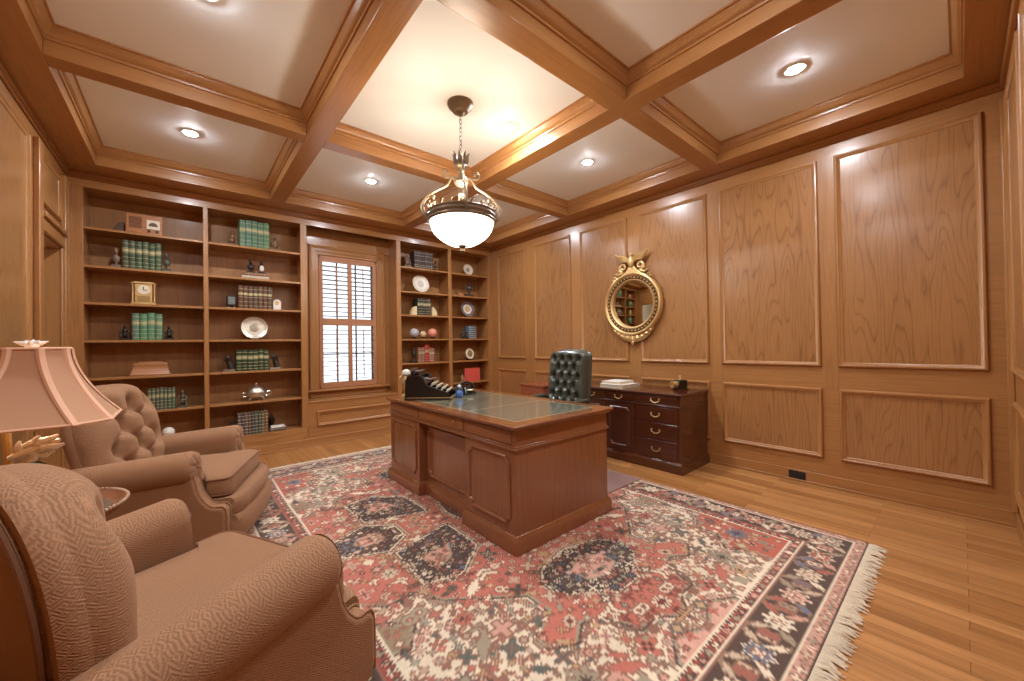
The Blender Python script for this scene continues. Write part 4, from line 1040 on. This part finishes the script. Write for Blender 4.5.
def lying(x, y, z, w, d, h, c, label, rz=0, spine_front=True, group=None, cat='book'):
    cov, pg = book_mesh(h, w, d, [(w*.15, w*.17), (w*.83, w*.85)])
    for m in (cov, pg): m.xf(lambda p: Vector((p.z-w/2, p.y-d/2, p.x)))
    b = obj('book', cov, mats(c, GOLDB), loc=(x, y, z+.001), rotz=rz); obj('page_block', pg, PAPER, b); put(b, label, cat, group); return b
lying(.655, YB+.14, SZ[4], .28, .17, .038, (196, 180, 158), 'cream book lying flat under another below two figurines')
lying(.665, YB+.14, SZ[4]+.039, .24, .16, .036, (150, 108, 80), 'tan book lying on a cream book under two dark figurines')
lying(.872, YB+.11, .25, .17, .13, .030, (104, 98, 90), 'grey book lying flat at the end of the second bay bottom shelf')
lying(.875, YB+.11, .281, .15, .12, .022, (226, 222, 212), 'white booklet lying on a grey book on the bottom shelf')

# -------- ornaments: left bay
r = thing('mantel_radio', 'wooden antique radio with cream dial on the left bay top shelf', 'radio', (-.31, YB+.04, SZ[5]))
obj('cabinet', MB().box(-.14, .14, 0, .15, 0, .20).box(-.146, .146, -.004, .154, -.0, .014), RADW, r, bevel=.008, seg=3)
g = MB()
for k in range(9): g.box(-.115, -.020, -.004, .001, .055+k*.013, .062+k*.013)
obj('speaker_grille', g, plain('grille_brown', (110, 68, 40), .6), r)
dl = obj('dial', MB().prism(rect(.015, .118, .055, .150), 0, .006, lambda a, b, h: (a, -h, b)), CREAM, r, bevel=.004)
obj('dial_window', MB().prism([(.066+.036*math.cos(PI*k/10), .085+.040*math.sin(PI*k/10)) for k in range(11)], .006, .008, lambda a, b, h: (a, -h, b)), plain('dial_brown', (96, 64, 40), .3), dl)
for s in (-1, 1): obj('knob', MB().lathe([(.002, -.020), (.011, -.019), (.012, -.004), (.012, 0)], (.066+s*.03, 0, .035), 14, axis='y'), DKBR, r)
w_ = obj('wedge_box', MB().add([(0,0,0),(.09,0,0),(.09,.12,0),(0,.12,0),(.05,0,.085),(.09,0,.10),(.09,.12,.10),(.05,.12,.085)], [(3,2,1,0),(4,5,6,7),(0,1,5,4),(1,2,6,5),(2,3,7,6),(3,0,4,7)]), plain('dark_wood_wedge', (78, 50, 32), .5), bevel=.003, loc=(-.553, YB+.06, SZ[5]+.001)); put(w_, 'small dark slanted wooden box left of the antique radio', 'box')
def figure(name, label, cat, x, z, w, h, m, kind, y=YB+.06, rz=0, group=None, base=None):
    """small statuette or bookend; base block plus a modelled figure"""
    t = thing(name, label, cat, (x, y, z+.001), rz, group)
    hw = w/2
    obj('base', MB().box(-hw, hw, -.035, .045, 0, h*.10).box(-hw*.9, hw*.9, -.030, .04, h*.10, h*.14), base or m, t, bevel=.003)
    b = MB()
    if kind == 'bust':
        b.lathe([(hw*.30, h*.14), (hw*.26, h*.26), (hw*.75, h*.36), (hw*.85, h*.50), (hw*.60, h*.60), (hw*.28, h*.64), (hw*.26, h*.70)], seg=16, sy=.7)
        b.ball((0, -.004, h*.83), (hw*.42, hw*.46, h*.17), 14, 10); b.ball((0, -.004-hw*.46, h*.80), (hw*.10, hw*.14, h*.045), 8, 6)
    elif kind == 'horse':
        b.tube(smooth_path([(hw*.4, .01, h*.14), (hw*.2, .01, h*.38), (hw*.0, .01, h*.62), (-hw*.05, .0, h*.84), (-hw*.35, -.005, h*.88), (-hw*.8, -.01, h*.70)], 5), [float(np.interp(i/25, [0, .25, .5, .75, .88, 1], [hw*.62, hw*.55, hw*.46, hw*.40, hw*.30, hw*.2])) for i in range(26)], 12)
        for s in (-1, 1): b.tube([(-hw*.02, s*.010, h*.90), (hw*.05, s*.012, h*1.0)], [hw*.12, .001], 6)
        b.tube(smooth_path([(hw*.1, .01, h*.95), (hw*.45, .012, h*.75), (hw*.62, .012, h*.45), (hw*.7, .01, h*.2)], 4), [hw*.16]*13, 8)
    elif kind == 'seated':
        b.ball((0, .008, h*.34), (hw*.62, .030, h*.22), 14, 10); b.ball((0, .006, h*.60), (hw*.45, .024, h*.20), 14, 10); b.ball((0, -.002, h*.86), (hw*.30, .020, h*.13), 12, 8)
        for s in (-1, 1):
            b.tube(smooth_path([(s*hw*.4, .004, h*.70), (s*hw*.72, -.010, h*.52), (s*hw*.35, -.026, h*.42)], 4), [hw*.15]*8+[hw*.11], 8)
            b.tube(smooth_path([(s*hw*.35, -.005, h*.30), (s*hw*.6, -.032, h*.32), (s*hw*.5, -.034, h*.15)], 4), [hw*.2]*8+[hw*.16], 8)
    elif kind == 'eagle':
        b.lathe([(hw*.15, h*.14), (hw*.42, h*.30), (hw*.50, h*.52), (hw*.36, h*.72), (hw*.2, h*.80)], seg=14, sy=.8)
        b.ball((-hw*.05, -.006, h*.88), (hw*.28, hw*.30, h*.11), 12, 8); b.tube([(-hw*.2, -.01, h*.88), (-hw*.5, -.018, h*.84)], [hw*.13, .001], 6)
        for s in (-1, 1): b.loft([[(s*hw*(.35+.15*q), .012-.02*k, h*(.75-.55*q)) for k in (0, 1)]+[(s*hw*(.55+.35*q*(1-q)*4), .012-.01*k, h*(.72-.5*q)) for k in (1, 0)] for q in (0, .33, .66, 1)])
    else:   # urn
        b.lathe([(hw*.5, h*.14), (hw*.18, h*.24), (hw*.20, h*.30), (hw*.72, h*.50), (hw*.80, h*.62), (hw*.45, h*.74), (hw*.38, h*.80), (hw*.55, h*.84), (hw*.2, h*.90), (hw*.16, h*.96), (.002, h)], seg=20)
        for s in (-1, 1): b.tube([(s*(hw*.7+hw*.28*math.sin(PI*q/8)), 0, h*(.52+.24*q/8)) for q in range(9)], hw*.08, 6)
    obj('figure', b, m, t, smooth=60)
    return t
figure('bookend', 'grey bust bookend left of six green gilt books', 'bookend', -.52, SZ[4], .075, .20, GRYF, 'bust')
figure('bookend', 'dark bust bookend right of six green gilt books', 'bookend', -.142, SZ[4], .075, .20, plain('verdigris_figure', (84, 84, 68), .5, .3), 'bust')
c = thing('carriage_clock', 'gilt carriage clock with engraved face alone on the left bay third shelf', 'clock', (-.322, YB+.05, SZ[3]))
obj('case', MB().box(-.078, .078, 0, .10, 0, .022).box(-.066, .066, .012, .09, .022, .215).box(-.076, .076, .002, .10, .215, .235), GOLD, c, bevel=.004)
obj('side_columns', MB().lathe([(.007, .022), (.009, .03), (.007, .04), (.007, .20), (.009, .21), (.007, .215)], (-.082, .02, 0), 12).lathe([(.007, .022), (.009, .03), (.007, .04), (.007, .20), (.009, .21), (.007, .215)], (.082, .02, 0), 12).box(-.093, .093, .005, .04, 0, .022).box(-.093, .093, .005, .04, .215, .225), GOLD, c)
obj('clock_face', MB().lathe([(.002, -.004), (.046, -.004), (.050, -.001), (.050, .012)], (0, .012, .150), 32, axis='y'), CREAM, c)
obj('engraved_plate', MB().box(-.05, .05, .006, .012, .035, .088), plain('engraved_gilt', (170, 140, 86), .4, .5, .3, 200), c)
h_ = MB().box(-.0022, .0022, .004, .0065, .150, .184); h_.box(0, .026, .004, .0065, .148, .152); obj('hands', h_, BLACK, c)
figure('bookend', 'dark seated bookend left of four bright green books', 'bookend', -.462, SZ[2], .085, .155, DKBR, 'seated')
figure('bookend', 'dark seated bookend right of four bright green books', 'bookend', -.127, SZ[2], .085, .155, DKBR, 'seated')
k_ = thing('wooden_casket', 'light brown wooden casket with flared sides on left bay shelf above armchair', 'box', (-.272, YB+.10, SZ[1]))
obj('casket_body', MB().loft([[(-a, -b, z), (a, -b, z), (a, b, z), (-a, b, z)] for a, b, z in ((.155, .080, 0), (.160, .082, .012), (.150, .075, .02), (.128, .060, .105), (.132, .062, .112))]), RADW, k_, bevel=.002)
obj('lid', MB().loft([[(-a, -b, z), (a, -b, z), (a, b, z), (-a, b, z)] for a, b, z in ((.135, .065, .113), (.130, .060, .124), (.095, .038, .132), (.085, .03, .142))]), RADW, k_, bevel=.002)
figure('figurine', 'small grey-green seated figurine right of the slim grey-green books', 'figurine', -.022, SZ[0], .095, .19, plain('mossy_figure', (92, 86, 66), .5, .2, .25, 80), 'seated')
wb_ = thing('white_globe', 'white ball on a small stand on the bottom shelf behind the armchair', 'ornament', (-.138, YB+.09, .251))
obj('globe', MB().ball((0, 0, .135), .055, 24, 16), PORC, wb_); obj('stand', MB().lathe([(.045, 0), (.045, .012), (.02, .02), (.014, .06), (.03, .082), (.034, .09)], seg=20), DKBR, wb_)
# -------- second bay
for s, w2, xx in ((-1, 'left', .428), (1, 'right', .860)):
    figure('bookend', 'tan seated pair bookend on the %s of five tall green books' % w2, 'bookend', xx, SZ[5], .115, .165, plain('tan_figure', (122, 92, 62), .5, .2, .3, 70), 'seated' if s < 0 else 'eagle')
figure('figurine', 'dark figurine with tan face, left one on the stacked books', 'figurine', .615, SZ[4]+.0765, .085, .165, plain('black_figure', (40, 34, 30), .35, .1, .3, 60), 'bust', y=YB+.13, base=BLACKP)
f2_ = figure('figurine', 'dark figurine with white front, right one on the stacked books', 'figurine', .725, SZ[4]+.0765, .085, .160, plain('black_figure_b', (44, 40, 38), .35, .1, .3, 60), 'bust', y=YB+.13, base=BLACKP)
obj('white_front', MB().ball((0, -.030, .065), (.024, .012, .038), 12, 8), PORC, f2_)
tv = thing('desk_clock', 'small dark square clock on feet left of the seven brown books', 'clock', (.418, YB+.05, SZ[3]))
obj('case', MB().box(-.046, .046, 0, .06, .022, .145), BLACKP, tv, bevel=.012, seg=3); obj('screen', MB().prism(rect(-.034, .034, .040, .128), 0, .004, lambda a, b, h: (a, -h, b)), plain('grey_dial', (118, 124, 118), .25, coat=.4), tv, bevel=.003)
for s in (-1, 1): obj('foot', MB().lathe([(.006, 0), (.010, .004), (.008, .023)], (s*.026, .03, 0), 10), BRASS, tv)
ac = thing('arch_clock', 'small white arch-topped clock right of the seven brown books', 'clock', (.876, YB+.05, SZ[3]))
ar = [(-.042, 0), (.042, 0), (.042, .085)]+[(.042*math.cos(PI*k/12), .085+.042*math.sin(PI*k/12)) for k in range(1, 12)]+[(-.042, .085)]
obj('case', MB().prism(ar, 0, .05, lambda a, b, h: (a, h, b)), PORC, ac, bevel=.004); obj('dial', MB().lathe([(.002, -.004), (.024, -.004), (.026, 0)], (0, 0, .082), 24, axis='y'), GOLD, ac)
obj('hands', MB().box(-.0015, .0015, -.006, -.0045, .082, .100).box(0, .013, -.006, -.0045, .081, .083), BLACK, ac)
def plate(label, x, z, r, m, rim, y=YB+.10, tilt=.20, name='display_plate', ctr=None, cat='plate', rimw=.7):
    t = thing(name, label, cat, (x, y, z+.001))
    tf = lambda p: Vector((p.x, p.y*math.cos(tilt)+ (p.z)*math.sin(tilt), -p.y*math.sin(tilt)*0+p.z*math.cos(tilt)-p.y*math.sin(tilt)))
    def P(prof): return MB().lathe(prof, (0, 0, r+.012), 40, axis='y').xf(tf)
    obj('plate', P([(.002, .0), (r*.5, .0), (r*rimw, -.004), (r*rimw, .004), (r*.5, .008), (.002, .008)]), m, t, smooth=50)
    obj('rim', P([(r*rimw, -.004), (r*.95, -.014), (r, -.016), (r, -.012), (r*rimw, .004)]), rim, t, smooth=50)
    if ctr: obj('painted_centre', P([(.002, -.0012), (r*.36, -.0012), (r*.40, .0008)]), ctr, t)
    e = MB()
    for s in (-1, 1): e.tube(smooth_path([(s*r*.45, -.035, .004), (s*r*.40, -.03, .014), (s*r*.35, .03, .02), (s*r*.25, .05+r*.12, r*.9)], 4), .0035, 6); e.tube([(s*r*.40, .03, .02), (s*r*.38, .10, .004)], .0035, 6)
    obj('easel', e, DKBR, t)
    return t
pt = plain('painted_scene', (150, 120, 84), .4, var=.4, scale=40)
plate('large silver plate with engraved centre on stand in the second bay', .648, SZ[2], .135, plain('silver_plate', (196, 184, 164), .38, .6, .25, 35), plain('plate_rim_silver', (206, 194, 174), .34, .6, .2, 60), ctr=plain('engraved_silver', (150, 136, 116), .4, .6, .35, 45), rimw=.74)
figure('bookend', 'dark horse bookend left of the six dark green books', 'bookend', .390, SZ[1], .115, .185, DKBR, 'horse', base=plain('stone_base', (128, 112, 94), .5))
figure('bookend', 'dark horse bookend right of the six dark green books', 'bookend', .850, SZ[1], .115, .185, DKBR, 'horse', rz=PI*0+0, base=plain('stone_base_b', (150, 134, 112), .5))
CHSIL = plain('chased_silver', (196, 186, 170), .36, .85, .3, 70, bump=.6)
tu = thing('silver_tureen', 'ornate silver covered tureen on second bay shelf above grey books', 'tureen', (.66, YB+.12, SZ[0]))
obj('bowl', MB().lathe([(.05, .025), (.075, .035), (.098, .065), (.102, .085), (.108, .092), (.10, .096)], seg=32, sy=.75), CHSIL, tu)
obj('lid', MB().lathe([(.10, .097), (.092, .115), (.07, .145), (.04, .165), (.015, .172), (.008, .185), (.016, .195), (.010, .208), (.002, .212)], seg=32, sy=.75), CHSIL, tu)
for s in (-1, 1): obj('handle', MB().tube(smooth_path([(s*.10, 0, .088), (s*.132, 0, .10), (s*.145, 0, .075), (s*.125, 0, .05), (s*.092, 0, .055)], 5), .007, 8), SILVER, tu)
for q in range(4):
    a = PI/4+PI/2*q; obj('foot', MB().tube(smooth_path([(.06*math.cos(a), .045*math.sin(a), .035), (.09*math.cos(a), .068*math.sin(a), .03), (.10*math.cos(a), .075*math.sin(a), .006)], 4), .010, 8).ball((.10*math.cos(a), .075*math.sin(a), .009), .0085, 8, 6), SILVER, tu)
figure('bookend', 'dark bookend left of nine grey-green books', 'bookend', .408, .25, .095, .19, DKBR, 'eagle')
figure('bookend', 'dark bookend right of nine grey-green books behind the white booklet', 'bookend', .842, .25, .075, .19, DKBR, 'eagle', y=YB+.275)
# -------- third bay
figure('bookend', 'stone bust bookend left of seven brown-black books', 'bookend', 2.615, SZ[5], .115, .215, GRYF, 'seated')
figure('bookend', 'dark slim bust bookend right of seven brown-black books', 'bookend', 3.105, SZ[5], .085, .165, plain('umber_figure', (86, 66, 52), .5, .2), 'bust')
plate('large white porcelain plate on stand in the third bay', 2.872, SZ[4], .142, PORC, plain('plate_rim_cream', (220, 208, 186), .25, var=.08), ctr=plain('pale_pattern', (196, 186, 168), .3, var=.2, scale=60), tilt=.25)
for s, w2, xx in ((-1, 'left', 2.72), (1, 'right', 3.055)):
    pr_ = [(s*.055, 0), (-s*.035, 0), (-s*.035, .14)]+[(-s*.035+s*.09*math.sin(PI/2*k/8), .14-.14*(1-math.cos(PI/2*k/8))) for k in range(1, 8)]
    o_ = obj('bookend', MB().prism(pr_, -.035, .05, lambda a, b_, h: (a, h, b_)), plain('alabaster_'+w2, (226, 206, 160), .35, var=.1), bevel=.004, loc=(xx, YB+.07, SZ[3]+.001))
    put(o_, 'cream stone quarter-round bookend on the %s of five dark books' % w2, 'bookend')
for (xx, rr, m_, lb) in ((2.730, .072, GREYB, 'grey marbled ball on stand, left of three in third bay'), (2.878, .052, BEIGEB, 'small beige ball on stand between grey and pink balls'), (3.045, .074, PINKB, 'pink ball on stand, right of three in third bay')):
    t = thing('ornamental_ball', lb, 'ornament', (xx, YB+.09, SZ[2]))
    obj('ball', MB().ball((0, 0, rr+.020), rr, 24, 16), m_, t); obj('stand', MB().lathe([(rr*.6, 0), (rr*.62, .010), (rr*.4, .016), (rr*.5, .028), (rr*.46, .03)], seg=20), DKBR, t)
figure('figurine', 'dark tall figurine left of the rose books behind the typewriter', 'figurine', 2.70, SZ[1], .085, .24, DKBR, 'urn')
# -------- fourth bay
plate('small cream plate on stand on the fourth bay top shelf', 3.79, SZ[5], .098, PORC, CREAM, ctr=plain('grey_pattern', (158, 146, 124), .4, var=.3, scale=70), y=YB+.13)
figure('figurine', 'dark twin-handled figurine on the fourth bay second shelf from top', 'figurine', 3.745, SZ[4], .155, .235, plain('pewter_figure', (92, 84, 78), .35, .5, .35, 50), 'urn')
w2_ = obj('wood_block', MB().loft([[(-a, -.04, z), (a, -.04, z), (a, .05, z), (-a, .05, z)] for a, z in ((.05, 0), (.055, .008), (.04, .05), (.03, .055))]), RADW, loc=(3.565, YB+.07, SZ[4]+.001), bevel=.003); put(w2_, 'small tan wooden block left of the dark twin-handled figurine', 'block')
plate('plate with dark ring and white centre on the fourth bay third shelf', 3.755, SZ[3], .140, PORC, plain('dark_plate_rim', (112, 104, 98), .3, var=.35, scale=60), ctr=plain('tan_centre', (196, 164, 116), .35, var=.2), rimw=.62)
figure('figurine', 'dark duck-shaped figurine left of three blue-grey books', 'figurine', 3.63, SZ[2], .16, .165, plain('brown_black_figure', (70, 54, 42), .4, .1, .35, 50), 'seated', base=BLACKP)
of = thing('oval_frame', 'gilt oval miniature frame on easel in the fourth bay', 'picture frame', (3.785, YB+.10, SZ[1]))
tf_ = lambda p: Vector((p.x, p.y+p.z*.18, p.z))
obj('frame', MB().lathe([(.058, -.004), (.062, -.014), (.075, -.016), (.092, -.010), (.095, 0), (.095, .006), (.058, .006)], (0, 0, .110), 40, axis='y', sx=.88).xf(tf_), CREAM, of)
obj('picture', MB().lathe([(.002, -.003), (.060, -.003), (.060, .004)], (0, 0, .110), 40, axis='y', sx=.88).xf(tf_), pt, of)
obj('easel', MB().tube([(0, .030, .16), (0, .085, .003)], .004, 6).box(-.05, .05, -.015, .03, 0, .014), DKBR, of)
rb = thing('book', 'red cloth book standing face out on the fourth bay shelf near desk chair', 'book', (3.80, YB+.06, SZ[0]))
obj('cover', MB().box(-.155, .155, 0, .004, 0, .225).box(-.155, .155, .030, .034, 0, .225).box(-.155, -.150, .004, .030, 0, .225), REDC, rb, bevel=.0015)
obj('page_block', MB().box(-.149, .148, .0045, .0295, .004, .221), PAPER, rb)
tn = figure('figurine', 'tan small figurine left of the red face-out book', 'figurine', 3.585, SZ[0], .085, .13, plain('tan_figure_b', (178, 128, 84), .5, var=.2), 'seated')

# ================================================================== ON THE DESK
DT = .770+.0150
ty = thing('typewriter', 'black antique typewriter on the far end of the desk', 'typewriter', (1.735, 3.20, DT), math.radians(-43))      # local +x towards the keyboard
side = [(-.20, .012), (.20, .012), (.20, .055), (.19, .066), (-.005, .135), (-.03, .20), (-.06, .222), (-.17, .222), (-.185, .20), (-.20, .10)]
obj('body', MB().prism(side, -.145, -.137, lambda a, b, h: (a, h, b)).prism(side, .137, .145, lambda a, b, h: (a, h, b)).box(-.198, -.19, -.137, .137, .012, .18).box(-.03, -.022, -.137, .137, .13, .20), BLACK, ty, bevel=.003)
obj('base', MB().box(-.205, .215, -.15, .15, 0, .014), BLACK, ty, bevel=.004); obj('base_rail', MB().box(-.18, .215, -.153, -.150, .018, .024).box(.214, .218, -.15, .15, .01, .03), BRASS, ty)
for r_ in range(4):
    for q in range(10):
        px_ = .175-r_*.045; pz_ = .085+r_*.020; py_ = -.115+q*.0245+(r_ % 2)*.008
        kk = obj('key', MB().lathe([(.002, pz_+.005), (.0065, pz_+.004), (.007, pz_), (.002, pz_-.002)], (px_, py_, 0), 10).tube([(px_, py_, pz_), (px_-.02, py_, pz_-.03)], .0016, 4), CREAM, ty)
obj('space_bar', MB().tube([(.205, -.07, .072), (.205, .07, .072)], .006, 8), BLACK, ty)
obj('platen', MB().lathe([(.004, -.16), (.012, -.158), (.012, -.15), (.021, -.148), (.021, .148), (.012, .15), (.012, .16), (.004, .162)], (-.115, 0, .242), 18, axis='y'), BLACKP, ty)
for s in (-1, 1): obj('platen_knob', MB().lathe([(.004, -.012), (.019, -.011), (.020, .011), (.004, .012)], (-.115, s*.172, .242), 16, axis='y'), BLACK, ty)
obj('carriage', MB().box(-.15, -.075, -.155, .155, .205, .220).box(-.085, -.078, -.13, .13, .22, .25), BLACK, ty, bevel=.002)
obj('return_lever', MB().tube(smooth_path([(-.11, -.16, .25), (-.08, -.185, .262), (-.02, -.19, .265)]), .0035, 6), SILVER, ty)
tb_ = MB()
for q in range(21):
    a = -1.1+2.2*q/20; tb_.tube([(-.03, .04*math.sin(a), .175), (.03, .105*math.sin(a), .165+.02*math.cos(a))], .0018, 4)
obj('type_basket', tb_, SILVER, ty); obj('paper_rest', MB().box(-.16, -.153, -.10, .10, .24, .28).box(-.10, -.094, -.135, .135, .256, .260), SILVER, ty)
dp = thing('table_figurine', 'tall tan figurine with white round top behind the black typewriter', 'figurine', (1.62, 3.475, DT))
obj('base', MB().lathe([(.045, 0), (.045, .012), (.03, .02), (.022, .03)], seg=20), GOLD, dp)
obj('body', MB().lathe([(.022, .03), (.026, .06), (.045, .12), (.05, .16), (.038, .195), (.022, .205)], seg=20), plain('tan_gilt', (190, 156, 110), .45, .3, .3, 60), dp)
obj('handle', MB().tube(smooth_path([(-.04, -.01, .12), (-.075, -.02, .165), (-.06, -.015, .20), (-.03, -.005, .19)], 5), .006, 8), GOLD, dp)
obj('white_top', MB().lathe([(.022, .205), (.04, .21), (.044, .225), (.036, .247), (.018, .258), (.003, .261)], seg=22), PORC, dp)
ph = thing('desk_telephone', 'black vintage telephone handset and cradle on the desk near typewriter', 'telephone', (2.12, 3.22, DT), .3)
obj('base', MB().loft([[(-a, -b, z), (a, -b, z), (a, b, z), (-a, b, z)] for a, b, z in ((.085, .08, 0), (.085, .08, .012), (.07, .065, .03), (.045, .04, .065), (.04, .035, .075))]), BLACK, ph, bevel=.006, seg=3)
obj('handset', MB().tube(smooth_path([(-.125, 0, .062), (-.10, 0, .088), (-.04, 0, .108), (.04, 0, .108), (.10, 0, .088), (.125, 0, .062)], 5), [.027, .026, .022, .018, .015, .013]+[.012]*14+[.013, .015, .018, .022, .026, .027], 12), BLACK, ph)
obj('rotary_dial', MB().lathe([(.002, .006), (.034, .005), (.036, 0)], (0, -.058, .04), 24, axis='z'), CREAM, ph)
bv = thing('blue_glass_vase', 'small blue glass bottle with clear top beside the typewriter keyboard', 'bottle', (1.93, 3.02, DT))
obj('body', MB().lathe([(.012, 0), (.030, .004), (.034, .02), (.034, .045), (.026, .06), (.012, .068), (.011, .080), (.014, .084), (.002, .084)], seg=24), BLUEG, bv)
obj('stopper', MB().ball((0, 0, .102), (.016, .016, .018), 16, 10), plain('clear_stopper', (206, 220, 228), .1, var=.05, coat=.5), bv)

# ================================================================== ON THE CREDENZA
CTZ = .7655
b1 = lying(3.80, 2.56, CTZ, .30, .34, .034, (230, 226, 216), 'large white book lying at the bottom of two on the credenza', rz=PI/2)
b2 = lying(3.815, 2.60, CTZ+.035, .24, .30, .028, (236, 234, 228), 'white book lying on top of another on the dark credenza', rz=PI/2+.06)
cm = thing('antique_camera', 'black and brass antique box instrument with round end on the credenza', 'camera', (3.92, 1.905, CTZ), 2.75)
obj('body', MB().box(-.05, .05, -.045, .045, .012, .105), BLACK, cm, bevel=.006); obj('base', MB().box(-.06, .07, -.052, .052, 0, .012), DMAH['x'], cm, bevel=.003)
obj('lens_barrel', MB().lathe([(.028, .05), (.036, .052), (.036, .072), (.030, .074), (.030, .098), (.036, .10), (.036, .112), (.026, .113), (.022, .10), (.002, .098)], (0, 0, .06), 24, axis='x'), BRASS, cm)
obj('top_knob', MB().lathe([(.022, .105), (.024, .112), (.010, .118), (.008, .128), (.016, .136), (.014, .148), (.003, .153)], seg=18), BRASS, cm)
obj('side_wheel', MB().lathe([(.004, -.070), (.040, -.069), (.043, -.058), (.040, -.048), (.004, -.046)], (0, 0, .055), 24, axis='y'), BLACKP, cm)

for o in list(C.objects):          # rest the shelf pieces just clear of the boards
    if o.parent is None and o.location.y > YB and any(abs(o.location.z-z) < 1e-6 for z in SZ): o.location.z += .0015
